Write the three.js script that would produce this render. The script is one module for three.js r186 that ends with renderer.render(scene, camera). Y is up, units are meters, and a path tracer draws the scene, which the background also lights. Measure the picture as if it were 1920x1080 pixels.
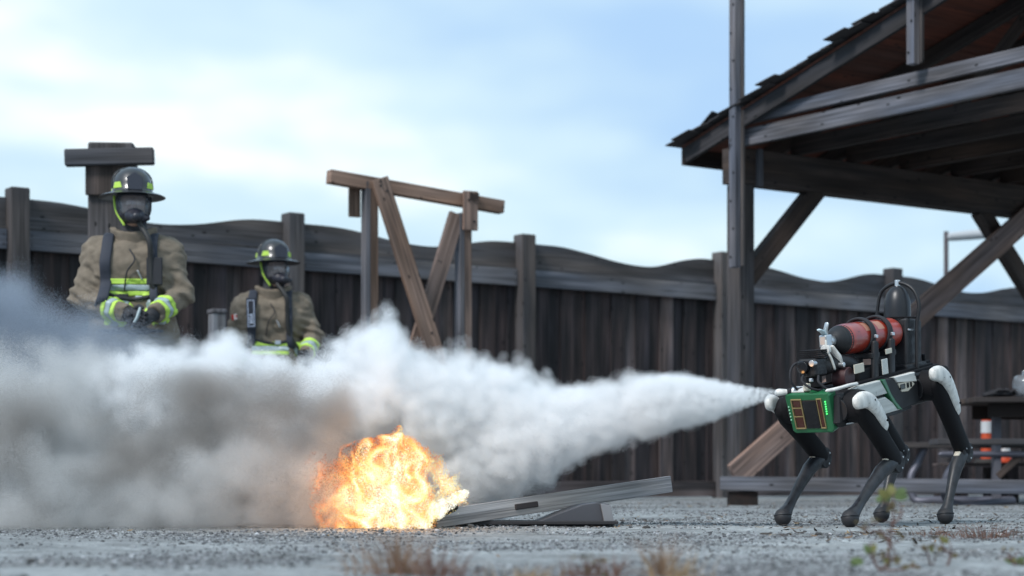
import * as THREE from 'three';
import { RoundedBoxGeometry } from 'three/addons/geometries/RoundedBoxGeometry.js';
import { mergeGeometries } from 'three/addons/utils/BufferGeometryUtils.js';
import { ImprovedNoise } from 'three/addons/math/ImprovedNoise.js';

// ---------------------------------------------------------------- camera, sky, sun, exposure
const F = 3600, EYE = 0.175, HORIZON = 900;              // focal length and horizon in pixels of the 1920 x 1080 frame
const scene = new THREE.Scene();
const camera = new THREE.PerspectiveCamera(2 * Math.atan(540 / F) * 180 / Math.PI, 1920 / 1080, 0.1, 3000);
camera.position.set(0, EYE, 0);
camera.setViewOffset(1920, 1080, 0, 540 - HORIZON, 1920, 1080);   // a rising front keeps the posts upright
camera.focus = 7.2; camera.userData.fStop = 3.0;
const renderer = new THREE.WebGLRenderer();
renderer.toneMapping = THREE.LinearToneMapping;
renderer.toneMappingExposure = 1.0;
renderer.shadowMap.enabled = true;
const SKYX = 2.6, SKYZ = 6.4;
const noise = new ImprovedNoise();
const N3 = (x, y, z) => noise.noise(x, y, z);
function fbm(x, y, z, oct = 4) { let a = 1, s = 0, t = 0; for (let i = 0; i < oct; i++) { s += a * N3(x, y, z); t += a; a *= 0.5; x = x * 2.03 + 17.3; y = y * 2.03 + 5.1; z = z * 2.03 + 9.7; } return s / t; }
const clamp = (x, a = 0, b = 1) => Math.min(b, Math.max(a, x));
const smooth = (a, b, x) => { const t = clamp((x - a) / (b - a)); return t * t * (3 - 2 * t); };
const lerp = (a, b, t) => a + (b - a) * t;
{
  const W = 1536, Hh = 768, d = new Float32Array(W * Hh * 4);
  for (let j = 0; j < Hh; j++) {
    const el = ((j + 0.5) / Hh - 0.5) * Math.PI, y = Math.sin(el), ce = Math.cos(el);
    for (let i = 0; i < W; i++) {
      const az = ((i + 0.5) / W - 0.5) * 2 * Math.PI, x = ce * Math.cos(az), z = ce * Math.sin(az), k = (j * W + i) * 4;
      const up = Math.max(y, 0), q = 1 / (up + 0.16), qx = x * q, qz = z * q;
      // thin layered cloud over pale blue
      const wx = 0.5 * fbm(qx * 0.9, qz * 0.9, 3.1, 3), wz = 0.5 * fbm(qx * 0.9 + 7, qz * 0.9, 8.4, 3);
      const sx = (qx + wx) * 0.62 + SKYX, sz = (qz + 0.55 * qx + wz) * 0.62 + SKYZ;
      const layer = fbm(sx, sz, 2.2, 5), detail = fbm(qx * 3.1, qz * 3.1, 6.6, 4);
      const rag = fbm(qx * 7.3 + 2 * wx, qz * 5.1, 1.6, 4), c = smooth(-0.30, 0.28, layer + 0.30 * detail + 0.12 * rag + 0.01), w2 = smooth(0.20, 0.60, layer + 0.36 * detail + 0.14 * rag + 0.06);
      const blue = [lerp(0.47, 0.42, up), lerp(0.70, 0.64, up), lerp(0.99, 0.96, up)], white = [0.71, 0.915, 1.01];
      for (let m = 0; m < 3; m++) d[k + m] = lerp(lerp(blue[m], white[m], c), [1.10, 1.17, 1.20][m], w2);
      d[k + 3] = 1;
    }
  }
  const sky = new THREE.DataTexture(d, W, Hh, THREE.RGBAFormat, THREE.FloatType);
  sky.mapping = THREE.EquirectangularReflectionMapping; sky.magFilter = sky.minFilter = THREE.LinearFilter; sky.wrapS = THREE.RepeatWrapping; sky.needsUpdate = true;
  scene.background = sky; scene.environment = sky;
}
const sun = new THREE.DirectionalLight(new THREE.Color(1.0, 0.975, 0.95), 3.2);
sun.position.set(-0.50 * 40, 0.80 * 40, 0.35 * 40); sun.target.position.set(0, 0, -9);
sun.castShadow = true; sun.shadow.radius = 26;
Object.assign(sun.shadow.camera, { left: -16, right: 16, top: 16, bottom: -16, near: 1, far: 90 });
sun.shadow.mapSize.set(2048, 2048);
scene.add(sun, sun.target);

// ---------------------------------------------------------------- helpers
function rngOf(seed) { let a = seed >>> 0; return () => { a = (a + 0x6d2b79f5) | 0; let t = Math.imul(a ^ (a >>> 15), 1 | a); t = (t + Math.imul(t ^ (t >>> 7), 61 | t)) ^ t; return ((t ^ (t >>> 14)) >>> 0) / 4294967296; }; }
const R = rngOf(20231);
const rr = (a, b) => a + (b - a) * R();
const gauss = (r = R) => Math.sqrt(-2 * Math.log(1 - r() * 0.999999)) * Math.cos(2 * Math.PI * r());
const V = (x, y, z) => new THREE.Vector3(x, y, z);
const at = (u, v, D) => V((u - 960) / F * D, EYE - (v - HORIZON) / F * D, -D);   // a place D metres ahead
const used = {};
function numbered(name) { const n = used[name] = (used[name] ?? -1) + 1; return n ? name + '_' + String(n).padStart(3, '0') : name; }
function thing(name, label, category, pos = V(0, 0, 0), turn = 0, group) {
  const o = new THREE.Group(); o.name = numbered(name); o.position.copy(pos); o.rotation.y = turn;
  o.userData = { label, category }; if (group) o.userData.group = group;
  scene.add(o); return o;
}
function mesh(name, geo, mat, parent, label) {
  const o = new THREE.Mesh(geo, mat); o.name = name; o.castShadow = o.receiveShadow = true;
  if (label) o.userData.label = label;
  (parent || scene).add(o); return o;
}
function mat(r, g, b, rough = 0.8, more = {}) { return new THREE.MeshStandardMaterial({ color: new THREE.Color().setRGB(r, g, b), roughness: rough, ...more }); }
function dataTex(W, Hh, fn, srgb, wrap = THREE.RepeatWrapping) {
  const d = new Uint8Array(W * Hh * 4);
  for (let j = 0; j < Hh; j++) for (let i = 0; i < W; i++) { const c = fn(i, j), k = (j * W + i) * 4; d[k] = clamp(c[0]) * 255; d[k + 1] = clamp(c[1]) * 255; d[k + 2] = clamp(c[2]) * 255; d[k + 3] = 255; }
  const t = new THREE.DataTexture(d, W, Hh); t.wrapS = t.wrapT = wrap; t.magFilter = THREE.LinearFilter; t.minFilter = THREE.LinearMipmapLinearFilter;
  if (srgb) t.colorSpace = THREE.SRGBColorSpace; t.needsUpdate = true; return t;
}
// wood: u across the grain (1 = 0.5 m), v along it (1 = 2 m)
function woodMaps(seed, dark, stain, strong = 1) {
  const W = 384, Hh = 768, hgt = new Float32Array(W * Hh), r = rngOf(seed), knots = [];
  for (let i = 0; i < 13; i++) knots.push([r() * 0.5, r() * 2, 0.004 + r() * 0.006]);
  const tone = new Float32Array(W * Hh), rust = new Float32Array(W * Hh);
  for (let j = 0; j < Hh; j++) for (let i = 0; i < W; i++) {
    let x = i / W * 0.5, y = j / Hh * 2, kn = 0;
    for (const [kx, ky, ks] of knots) { const dx = (x - kx), dy = (y - ky) * 0.45, q = Math.hypot(dx, dy) / ks; if (q < 5) { x += dx * 0.5 * Math.exp(-q * q * 0.35); kn = Math.max(kn, smooth(1.15, 0.75, q)); } }
    const s1 = fbm(x * 60 + seed, y * 1.3, seed, 3), s2 = N3(x * 260, y * 3.5, seed + 3), s3 = fbm(x * 9, y * 1.1, seed + 9, 3);
    const crack = smooth(0.62, 0.75, N3(x * 95, y * 1.1, seed + 5) + 0.25 * s2);
    tone[j * W + i] = clamp(0.80 + 0.34 * strong * s1 + 0.13 * s2 + 0.38 * strong * s3 - 0.55 * kn - 0.5 * crack, 0.1, 1.25);
    rust[j * W + i] = clamp(0.5 + 0.9 * fbm(x * 5, y * 0.8, seed + 21, 3));
    hgt[j * W + i] = clamp(0.6 + 0.25 * s1 + 0.2 * s2 - 0.8 * crack - 0.25 * kn);
  }
  const map = dataTex(W, Hh, (i, j) => { const t = tone[j * W + i], q = rust[j * W + i]; return [0, 1, 2].map((m) => lerp(dark[m], stain[m], q) * t); }, true, THREE.MirroredRepeatWrapping);
  const bump = dataTex(W, Hh, (i, j) => { const h = hgt[j * W + i]; return [h, h, h]; }, false, THREE.MirroredRepeatWrapping);
  return { map, bump };
}
const greyWood = woodMaps(11, [0.66, 0.69, 0.74], [0.92, 0.83, 0.75], 1.2), brownWood = woodMaps(37, [0.70, 0.70, 0.74], [0.96, 0.70, 0.60]), staveWood = woodMaps(53, [0.66, 0.65, 0.68], [1.0, 0.86, 0.78], 1.8);
function wood(maps, r, g, b, rough = 0.85) { return new THREE.MeshStandardMaterial({ color: new THREE.Color().setRGB(r, g, b), map: maps.map, bumpMap: maps.bump, bumpScale: 0.003, roughness: rough }); }
const M = {
  rail: [0, 1, 2].map((i) => wood(greyWood, 0.23 + 0.025 * i, 0.255 + 0.025 * i, 0.31 + 0.025 * i)),
  topper: [0, 1].map((i) => wood(greyWood, 0.145 + 0.02 * i, 0.15 + 0.018 * i, 0.168 + 0.018 * i)),
  fenceBoard: [0, 1, 2, 3, 4, 5, 6].map((i) => wood(staveWood, [0.068, 0.084, 0.050, 0.20, 0.108, 0.060, 0.090][i], [0.060, 0.074, 0.050, 0.19, 0.090, 0.059, 0.076][i], [0.067, 0.084, 0.060, 0.20, 0.096, 0.073, 0.081][i])),
  post: [0, 1].map((i) => wood(greyWood, 0.15 + 0.045 * i, 0.148 + 0.045 * i, 0.16 + 0.045 * i)),
  tan: [0, 1, 2].map((i) => wood(greyWood, [0.46, 0.38, 0.52][i], [0.33, 0.275, 0.37][i], [0.265, 0.22, 0.30][i])),
  plank: wood(greyWood, 0.72, 0.53, 0.46), mast: wood(greyWood, 0.34, 0.36, 0.42),
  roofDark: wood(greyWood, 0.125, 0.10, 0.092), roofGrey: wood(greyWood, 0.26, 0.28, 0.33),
  charred: wood(brownWood, 0.035, 0.025, 0.02),
  metal: mat(0.32, 0.33, 0.35, 0.45, { metalness: 0.8 }),
  blackMetal: mat(0.02, 0.02, 0.022, 0.5, { metalness: 0.3 }),
};
const pick = (a) => a[Math.floor(R() * a.length) % a.length];
// a board: Y is its length, X its width, Z its thickness, uv in wood units with a shift of its own
function board(w, l, t, r = 0.004, ou = R() * 7, ov = R() * 7) {
  const g = new RoundedBoxGeometry(w, l, t, 1, Math.min(r, t * 0.3, w * 0.3)), p = g.attributes.position, n = g.attributes.normal, uv = g.attributes.uv;
  for (let i = 0; i < p.count; i++) {
    const ax = Math.abs(n.getX(i)), ay = Math.abs(n.getY(i)), az = Math.abs(n.getZ(i));
    if (ay > ax && ay > az) uv.setXY(i, p.getX(i) / 0.5 + ou, p.getZ(i) / 2 + ov);
    else if (ax > az) uv.setXY(i, (p.getZ(i) + w * 0.5) / 0.5 + ou + 0.13, p.getY(i) / 2 + ov);
    else uv.setXY(i, p.getX(i) / 0.5 + ou, p.getY(i) / 2 + ov);
  }
  return g;
}
// a beam from a to b (in the parent's axes); side says which way its width points
function beam(name, a, b, w, t, m, parent, side = V(0, 0, 1), r = 0.005) {
  const y = b.clone().sub(a), l = y.length(); y.normalize();
  const z = side.clone().addScaledVector(y, -side.dot(y)).normalize(), x = y.clone().cross(z);
  const o = mesh(name, board(w, l, t, r), m, parent);
  o.matrix.makeBasis(x, y, z).setPosition(a.clone().add(b).multiplyScalar(0.5)); o.matrix.decompose(o.position, o.quaternion, o.scale);
  return o;
}
const UPW = V(0, 1, 0);
// a tapering swept body: points, radii across (n) and along the binormal, rounded ends
function sweep(pts, rx, ry, n = 12, caps = 3, power = 1, hint = V(0, 0, 1)) {
  const P = [], A = [], Bq = []; const L = pts.length;
  const val = (a, i) => (Array.isArray(a) ? a[i] : a);
  const tan = (i) => pts[Math.min(i + 1, L - 1)].clone().sub(pts[Math.max(i - 1, 0)]).normalize();
  for (let c = caps; c >= 1; c--) { const q = c / (caps + 0.15) * Math.PI / 2, m = Math.min(val(rx, 0), val(ry, 0)); P.push([pts[0].clone().addScaledVector(tan(0), -Math.sin(q) * m), Math.cos(q), 0]); }
  for (let i = 0; i < L; i++) P.push([pts[i], 1, i]);
  for (let c = 1; c <= caps; c++) { const q = c / (caps + 0.15) * Math.PI / 2, m = Math.min(val(rx, L - 1), val(ry, L - 1)); P.push([pts[L - 1].clone().addScaledVector(tan(L - 1), Math.sin(q) * m), Math.cos(q), L - 1]); }
  const pos = [], uv = [], idx = []; let run = 0;
  P.forEach(([c, s, i], k) => {
    const t = tan(i); let b = hint.clone().addScaledVector(t, -hint.dot(t)).normalize(); const a = t.clone().cross(b).normalize();
    if (k) run += c.distanceTo(P[k - 1][0]);
    for (let j = 0; j < n; j++) {
      const th = j / n * 2 * Math.PI, ct = Math.cos(th), st = Math.sin(th), f = (x) => Math.sign(x) * Math.pow(Math.abs(x), power);
      const p = c.clone().addScaledVector(a, f(ct) * val(rx, i) * s).addScaledVector(b, f(st) * val(ry, i) * s);
      pos.push(p.x, p.y, p.z); uv.push(j / n, run);
    }
  });
  const K = P.length;
  for (let k = 0; k < K - 1; k++) for (let j = 0; j < n; j++) { const a = k * n + j, b = k * n + (j + 1) % n, c = a + n, d = b + n; idx.push(a, b, c, b, d, c); }
  for (const [k, flip] of [[0, 1], [K - 1, 0]]) { const c = pos.length / 3; const q = P[k][0]; pos.push(q.x, q.y, q.z); uv.push(0.5, run); for (let j = 0; j < n; j++) { const a = k * n + j, b = k * n + (j + 1) % n; flip ? idx.push(c, b, a) : idx.push(c, a, b); } }
  const g = new THREE.BufferGeometry(); g.setAttribute('position', new THREE.Float32BufferAttribute(pos, 3)); g.setAttribute('uv', new THREE.Float32BufferAttribute(uv, 2)); g.setIndex(idx); g.computeVertexNormals(); return g;
}
const curve = (pts, n) => new THREE.CatmullRomCurve3(pts).getPoints(n);
const tube = (pts, r, n = 8, seg = 16) => sweep(curve(pts, seg), r, r, n, 1);
const cyl = (r, l, n = 20, r2 = r) => { const c = Math.min(r, l) * 0.08; return new THREE.LatheGeometry([[0, -l / 2], [r - c, -l / 2], [r, -l / 2 + c], [r2, l / 2 - c], [r2 - c, l / 2], [0, l / 2]].map(([x, y]) => new THREE.Vector2(Math.max(x, 1e-5), y)), n).toNonIndexed(); };
const flat = (g) => { const q = g.index ? g.toNonIndexed() : g; q.computeVertexNormals(); return q; };
const rbox = (w, h, d, r = 0.006, s = 2) => new RoundedBoxGeometry(w, h, d, s, Math.min(r, w / 2.1, h / 2.1, d / 2.1));
const moved = (g, x = 0, y = 0, z = 0, rx = 0, ry = 0, rz = 0) => g.applyMatrix4(new THREE.Matrix4().makeRotationFromEuler(new THREE.Euler(rx, ry, rz)).setPosition(x, y, z));
function merge(list) { return mergeGeometries(list.map((g) => { const q = g.index ? g.toNonIndexed() : g.clone(); for (const k of Object.keys(q.attributes)) if (!['position', 'normal', 'uv'].includes(k)) q.deleteAttribute(k); if (!q.attributes.uv) q.setAttribute('uv', new THREE.Float32BufferAttribute(new Float32Array(q.attributes.position.count * 2), 2)); return q; })); }
const plate = (pts, t, bevel = 0.003) => { const s = new THREE.Shape(pts.map(([x, y]) => new THREE.Vector2(x, y))); const g = new THREE.ExtrudeGeometry(s, { depth: t, bevelEnabled: bevel > 0, bevelSize: bevel, bevelThickness: bevel, bevelSegments: 2, bevelOffset: -bevel }); return g; };
// an isosurface of f by surface nets
function isosurface(f, lo, hi, h) {
  const nx = Math.ceil((hi[0] - lo[0]) / h) + 1, ny = Math.ceil((hi[1] - lo[1]) / h) + 1, nz = Math.ceil((hi[2] - lo[2]) / h) + 1, g = new Float32Array(nx * ny * nz), id = new Int32Array(nx * ny * nz).fill(-1);
  for (let k = 0, o = 0; k < nz; k++) for (let j = 0; j < ny; j++) for (let i = 0; i < nx; i++, o++) g[o] = f(lo[0] + i * h, lo[1] + j * h, lo[2] + k * h);
  const pos = [], nor = [], idx = [], sx = 1, sy = nx, sz = nx * ny, C = [0, sx, sy, sx + sy, sz, sx + sz, sy + sz, sx + sy + sz];
  const E = [[0, 1], [2, 3], [4, 5], [6, 7], [0, 2], [1, 3], [4, 6], [5, 7], [0, 4], [1, 5], [2, 6], [3, 7]];
  for (let k = 0; k < nz - 1; k++) for (let j = 0; j < ny - 1; j++) for (let i = 0; i < nx - 1; i++) {
    const o = i + j * sy + k * sz; let m = 0; for (let c = 0; c < 8; c++) if (g[o + C[c]] < 0) m |= 1 << c;
    if (m === 0 || m === 255) continue;
    let x = 0, y = 0, z = 0, n = 0;
    for (const [a, b] of E) if (((m >> a) & 1) !== ((m >> b) & 1)) { const t = g[o + C[a]] / (g[o + C[a]] - g[o + C[b]]); x += (a & 1) + t * ((b & 1) - (a & 1)); y += ((a >> 1) & 1) + t * (((b >> 1) & 1) - ((a >> 1) & 1)); z += (a >> 2) + t * ((b >> 2) - (a >> 2)); n++; }
    id[o] = pos.length / 3; const px = lo[0] + (i + x / n) * h, py = lo[1] + (j + y / n) * h, pz = lo[2] + (k + z / n) * h; pos.push(px, py, pz);
    const e = h * 0.6, gx = f(px + e, py, pz) - f(px - e, py, pz), gy = f(px, py + e, pz) - f(px, py - e, pz), gz = f(px, py, pz + e) - f(px, py, pz - e), gl = Math.hypot(gx, gy, gz) || 1; nor.push(gx / gl, gy / gl, gz / gl);
  }
  const quad = (a, b, c, d, flip) => { if (a < 0 || b < 0 || c < 0 || d < 0) return; flip ? idx.push(a, c, b, a, d, c) : idx.push(a, b, c, a, c, d); };
  for (let k = 1; k < nz - 1; k++) for (let j = 1; j < ny - 1; j++) for (let i = 1; i < nx - 1; i++) {
    const o = i + j * sy + k * sz, s = g[o] < 0;
    if (s !== g[o + sx] < 0) quad(id[o - sy - sz], id[o - sz], id[o], id[o - sy], !s);
    if (s !== g[o + sy] < 0) quad(id[o - sx - sz], id[o - sx], id[o], id[o - sz], !s);
    if (s !== g[o + sz] < 0) quad(id[o - sx - sy], id[o - sy], id[o], id[o - sx], !s);
  }
  const q = new THREE.BufferGeometry(); q.setAttribute('position', new THREE.Float32BufferAttribute(pos, 3)); q.setAttribute('normal', new THREE.Float32BufferAttribute(nor, 3));
  q.setAttribute('uv', new THREE.Float32BufferAttribute(new Float32Array(pos.length / 3 * 2).map((_, i) => i % 2 ? pos[(i >> 1) * 3 + 1] : pos[(i >> 1) * 3] + pos[(i >> 1) * 3 + 2] * 0.7), 2)); q.setIndex(idx); return q;
}

// ---------------------------------------------------------------- ground
const groundY = (x, z) => 0.010 * fbm(x * 0.8, 1.2, z * 0.8, 3) + 0.004 * N3(x * 7, 3.3, z * 7);
{
  const xs = [-400, -120, -50, -25, -14, -9, -6.5, -5], zs = [400, 120, 40, 12, 4, 1, -1, -2, -2.6];
  for (let x = -4; x <= 6.01; x += 0.07) xs.push(x); xs.push(7, 9, 13, 22, 50, 120, 400);
  for (let D = 2.8; D < 9.2; D += 0.05) zs.push(-D); for (let D = 9.3; D < 22; D += 0.25) zs.push(-D); zs.push(-24, -28, -36, -60, -150, -500, -1500);
  const pos = [], uv = [], idx = [], col0 = [], nx = xs.length;
  for (const z of zs) for (const x of xs) { const dust = Math.exp(-(((x - 0.15) / 0.9) ** 2) - ((z + 6.95) / 0.45) ** 2) * (0.6 + 0.6 * N3(x * 3, 1, z * 5)), burn = Math.exp(-(((x + 0.42) / 0.30) ** 2) - ((z + 6.85) / 0.22) ** 2), soil = smooth(0.1, 0.5, fbm(x * 1.3 + 3, 0.4, z * 1.9, 4) + 0.4 * Math.exp(-(((x - 1.5) / 0.6) ** 2) - ((z + 6.1) / 0.4) ** 2)), t = (1.03 + 0.42 * fbm(x * 0.7, 4.4, z * 1.1, 4) + 0.22 * fbm(x * 3.1, 7.4, z * 1.6, 3)) * (1 + 0.5 * dust) * (1 - 0.75 * burn) * (1 - 0.34 * soil); col0.push(t, t * (1 - 0.04 * soil), t * (1 - 0.09 * soil)); pos.push(x, groundY(x, z), z); uv.push(x / 1.6, z / 1.6); }
  for (let j = 0; j < zs.length - 1; j++) for (let i = 0; i < nx - 1; i++) { const a = j * nx + i; idx.push(a, a + 1, a + nx, a + 1, a + nx + 1, a + nx); }
  const g = new THREE.BufferGeometry(); g.setAttribute('position', new THREE.Float32BufferAttribute(pos, 3)); g.setAttribute('uv', new THREE.Float32BufferAttribute(uv, 2)); g.setAttribute('color', new THREE.Float32BufferAttribute(col0, 3)); g.setIndex(idx); g.computeVertexNormals();
  const W = 1024, hh = new Float32Array(W * W), tone = new Float32Array(W * W), r = rngOf(5);
  // aggregate: rounded stones of several sizes set in a sandy binder, tiled without a seam
  tone.fill(0); 
  for (let s = 0; s < 9000; s++) {
    const cx = r() * W, cy = r() * W, rad = 2 + 7 * Math.pow(r(), 3) + 1.5 * r(), t = 0.35 + 0.65 * r(), el = 0.7 + 0.5 * r();
    for (let dy = -Math.ceil(rad); dy <= rad; dy++) for (let dx = -Math.ceil(rad * 1.3); dx <= rad * 1.3; dx++) { const q = Math.hypot(dx * el, dy) / rad; if (q > 1) continue; const k = ((Math.floor(cy + dy) + W) % W) * W + (Math.floor(cx + dx) + W) % W, h = Math.sqrt(1 - q * q) * (0.35 + rad / 14); if (h > hh[k]) { hh[k] = h; tone[k] = t; } }
  }
  const col = (i, j) => { const k = j * W + i, a = i / W * 2 * Math.PI, b = j / W * 2 * Math.PI, big = fbm(Math.cos(a) * 1.6 + 4, Math.sin(a) * 1.6 + Math.cos(b) * 1.6, Math.sin(b) * 1.6, 4), fine = r(); const base = hh[k] > 0.12 ? 0.50 + 0.28 * tone[k] : 0.56 + 0.10 * fine; const t = base * (1 + 0.30 * big); return [t * 1.0, t * 0.99, t * 0.97]; };
  const gm = new THREE.MeshStandardMaterial({ map: dataTex(W, W, col, true), bumpMap: dataTex(W, W, (i, j) => { const h = hh[j * W + i] * 0.8 + 0.06 * r(); return [h, h, h]; }), bumpScale: 0.008, roughness: 0.95, vertexColors: true, color: new THREE.Color().setRGB(0.56, 0.605, 0.64) });
  const o = mesh('ground', g, gm); o.userData = { kind: 'structure', label: 'grey packed gravel and asphalt yard strewn with small stones' };
}
{ // loose stones lying on the yard
  const g = new THREE.IcosahedronGeometry(1, 0), p = g.attributes.position; for (let i = 0; i < p.count; i++) { const k = 1 + 0.35 * N3(p.getX(i) * 1.7 + 3, p.getY(i) * 1.7, p.getZ(i) * 1.7); p.setXYZ(i, p.getX(i) * k, p.getY(i) * 0.62 * k, p.getZ(i) * k * 0.85); } g.computeVertexNormals();
  const n = 52000, o = new THREE.InstancedMesh(g, mat(1, 1, 1, 0.9), n), m = new THREE.Matrix4(), q = new THREE.Quaternion(), e = new THREE.Euler(), c = new THREE.Color(); let k = 0;
  while (k < n) {
    const D = 3.2 + 13.5 * Math.pow(R(), 1.6), x = rr(-0.30, 0.31) * D;
    const patch = fbm(x * 1.1, 9.1, D * 1.1, 3); if (R() > 0.30 + 2.0 * patch) continue;
    const s = (0.0014 + 0.0050 * Math.pow(R(), 4) + 0.0012 * R() + (R() < 0.012 ? 0.007 * R() : 0)) * (D > 6 ? 1.15 : 0.9), t = 0.06 + 0.20 * Math.pow(R(), 1.3) + (R() < 0.06 ? 0.22 : 0);
    m.compose(V(x, groundY(x, -D) + s * 0.25, -D), q.setFromEuler(e.set(rr(-0.3, 0.3), rr(0, 6.28), rr(-0.3, 0.3))), V(s, s, s));
    o.setMatrixAt(k, m); o.setColorAt(k, c.setRGB(t * 0.97, t * 1.0, t * 1.05)); k++;
  }
  o.name = 'gravel'; o.castShadow = o.receiveShadow = true; o.userData = { kind: 'stuff', label: 'small loose grey stones scattered over the yard' }; scene.add(o);
}
{ // dead leaves and crumbs of soil
  const s = new THREE.Shape(); s.moveTo(0, -1); s.quadraticCurveTo(0.75, -0.2, 0, 1); s.quadraticCurveTo(-0.75, -0.2, 0, -1);
  const g = new THREE.ExtrudeGeometry(s, { depth: 0.03, bevelEnabled: false, curveSegments: 4 }), p = g.attributes.position; for (let i = 0; i < p.count; i++) p.setZ(i, p.getZ(i) + 0.45 * p.getX(i) ** 2 + 0.2 * p.getY(i) ** 2); g.rotateX(-Math.PI / 2); g.computeVertexNormals();
  const n = 860, o = new THREE.InstancedMesh(g, mat(1, 1, 1, 0.85), n), m = new THREE.Matrix4(), q = new THREE.Quaternion(), e = new THREE.Euler(), c = new THREE.Color();
  for (let k = 0; k < n; k++) {
    let D, x; if (k < 300) { D = rr(11.5, 14.2); x = rr(-0.02, 0.30) * D; } else if (k < 430) { D = rr(5.2, 6.9); x = rr(0.13, 0.29) * D; } else if (k < 640) { D = rr(3.4, 11); x = rr(-0.28, 0.29) * D; } else { D = rr(6.8, 10.5); x = rr(0.03, 0.29) * D; }
    const s = rr(0.006, 0.022) * (k < 430 ? 1 : k < 640 ? 0.6 : 0.9), dark = R();
    m.compose(V(x, groundY(x, -D) + 0.004, -D), q.setFromEuler(e.set(rr(-0.5, 0.5), rr(0, 6.28), rr(-0.5, 0.5))), V(s * 0.6, s, s)); o.setMatrixAt(k, m);
    o.setColorAt(k, dark < 0.65 ? c.setRGB(0.05, 0.04, 0.035) : dark < 0.9 ? c.setRGB(0.16, 0.095, 0.05) : c.setRGB(0.22, 0.15, 0.07));
  }
  o.name = 'leaf_litter'; o.castShadow = o.receiveShadow = true; o.userData = { kind: 'stuff', label: 'dark dead leaves and crumbs lying about the yard' }; scene.add(o);
}

// ---------------------------------------------------------------- fence: local x runs along it to the right and away, local z faces the yard
const TURN = Math.asin(0.58), BAY = 2.34;
{
  const f = thing('wooden_fence', 'tall weathered board fence with scalloped top planks running behind the whole yard', 'fence', V(0.095, 0, -17.1), TURN);
  const bg = [0, 1, 2, 3, 4, 5].map((i) => board(0.163 - 0.002 * (i % 3), 1.93, 0.02, 0.004)), pg = [0, 1, 2].map(() => board(0.148, 2.40, 0.148, 0.012)), rg = [0, 1, 2].map(() => board(0.148, BAY - 0.16, 0.04, 0.004));
  for (let k = -3; k <= 4; k++) {
    const p = mesh('post', pick(pg), M.post[(k + 6) % 2], f); p.position.set(k * BAY, 1.155 + rr(-0.006, 0.006), 0.03); p.rotation.y = rr(-0.02, 0.02);
    if (k === 4) break;
    const x0 = k * BAY, nb = 16, st = BAY / nb;
    for (let b = 0; b < nb; b++) { const o = mesh('board', pick(bg), R() < 0.09 ? M.fenceBoard[3] : pick([0, 1, 2, 4, 5, 6].map((q) => M.fenceBoard[q])), f); o.position.set(x0 + (b + 0.5) * st, 1.0 + rr(-0.008, 0.008), (b % 2 ? -0.024 : -0.042) + rr(-0.003, 0.003)); o.rotation.set(0, rr(-0.025, 0.025), rr(-0.0015, 0.0015)); }
    const rl = mesh('rail', pick(rg), pick(M.rail), f); rl.position.set(x0 + BAY / 2, 1.972, 0.018); rl.rotation.z = Math.PI / 2 + rr(-0.002, 0.002);
    for (const dx of [0.03, BAY - 0.19]) for (const dy of [-0.035, 0.035]) { const nl = mesh('nail', new THREE.CylinderGeometry(0.006, 0.006, 0.004, 8).rotateX(Math.PI / 2), M.blackMetal, f); nl.position.set(x0 + 0.08 + dx, 1.972 + dy, 0.040); }
    const kb = mesh('kick_board', rg[1], M.fenceBoard[3], f); kb.position.set(x0 + BAY / 2, 0.09, 0.006); kb.rotation.z = Math.PI / 2;
    const lg = mesh('ledge', board(0.06, BAY - 0.16, 0.018, 0.004), M.topper[0], f); lg.position.set(x0 + BAY / 2, 2.057, -0.006); lg.rotation.set(Math.PI / 2, 0, Math.PI / 2, 'YXZ');
    // scalloped plank between the posts
    const w = BAY - 0.155, dip = 0.112 + rr(-0.022, 0.014), mid = rr(0.50, 0.62), s = new THREE.Shape(); s.moveTo(0, 2.066); s.lineTo(w, 2.066);
    for (let i = 0; i <= 40; i++) { const t = 1 - i / 40, a = t < mid ? (mid - t) / mid : (t - mid) / (1 - mid); s.lineTo(t * w, 2.285 - dip * (0.5 + 0.5 * Math.cos(Math.PI * clamp(a / 0.86))) + 0.005 * N3(t * 7, k * 3.7, 2) + 0.002 * N3(t * 40, k, 5)); }
    s.closePath();
    const g = new THREE.ExtrudeGeometry(s, { depth: 0.026, bevelEnabled: true, bevelSize: 0.003, bevelThickness: 0.003, bevelSegments: 1 }), uv = g.attributes.uv, po = g.attributes.position;
    for (let i = 0; i < uv.count; i++) uv.setXY(i, po.getY(i) / 0.5 + k * 0.37, po.getX(i) / 2 + k * 0.61);
    mesh('topper', g, pick(M.topper), f).position.set(x0 + 0.0775, 0, -0.03);
  }
}

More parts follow.
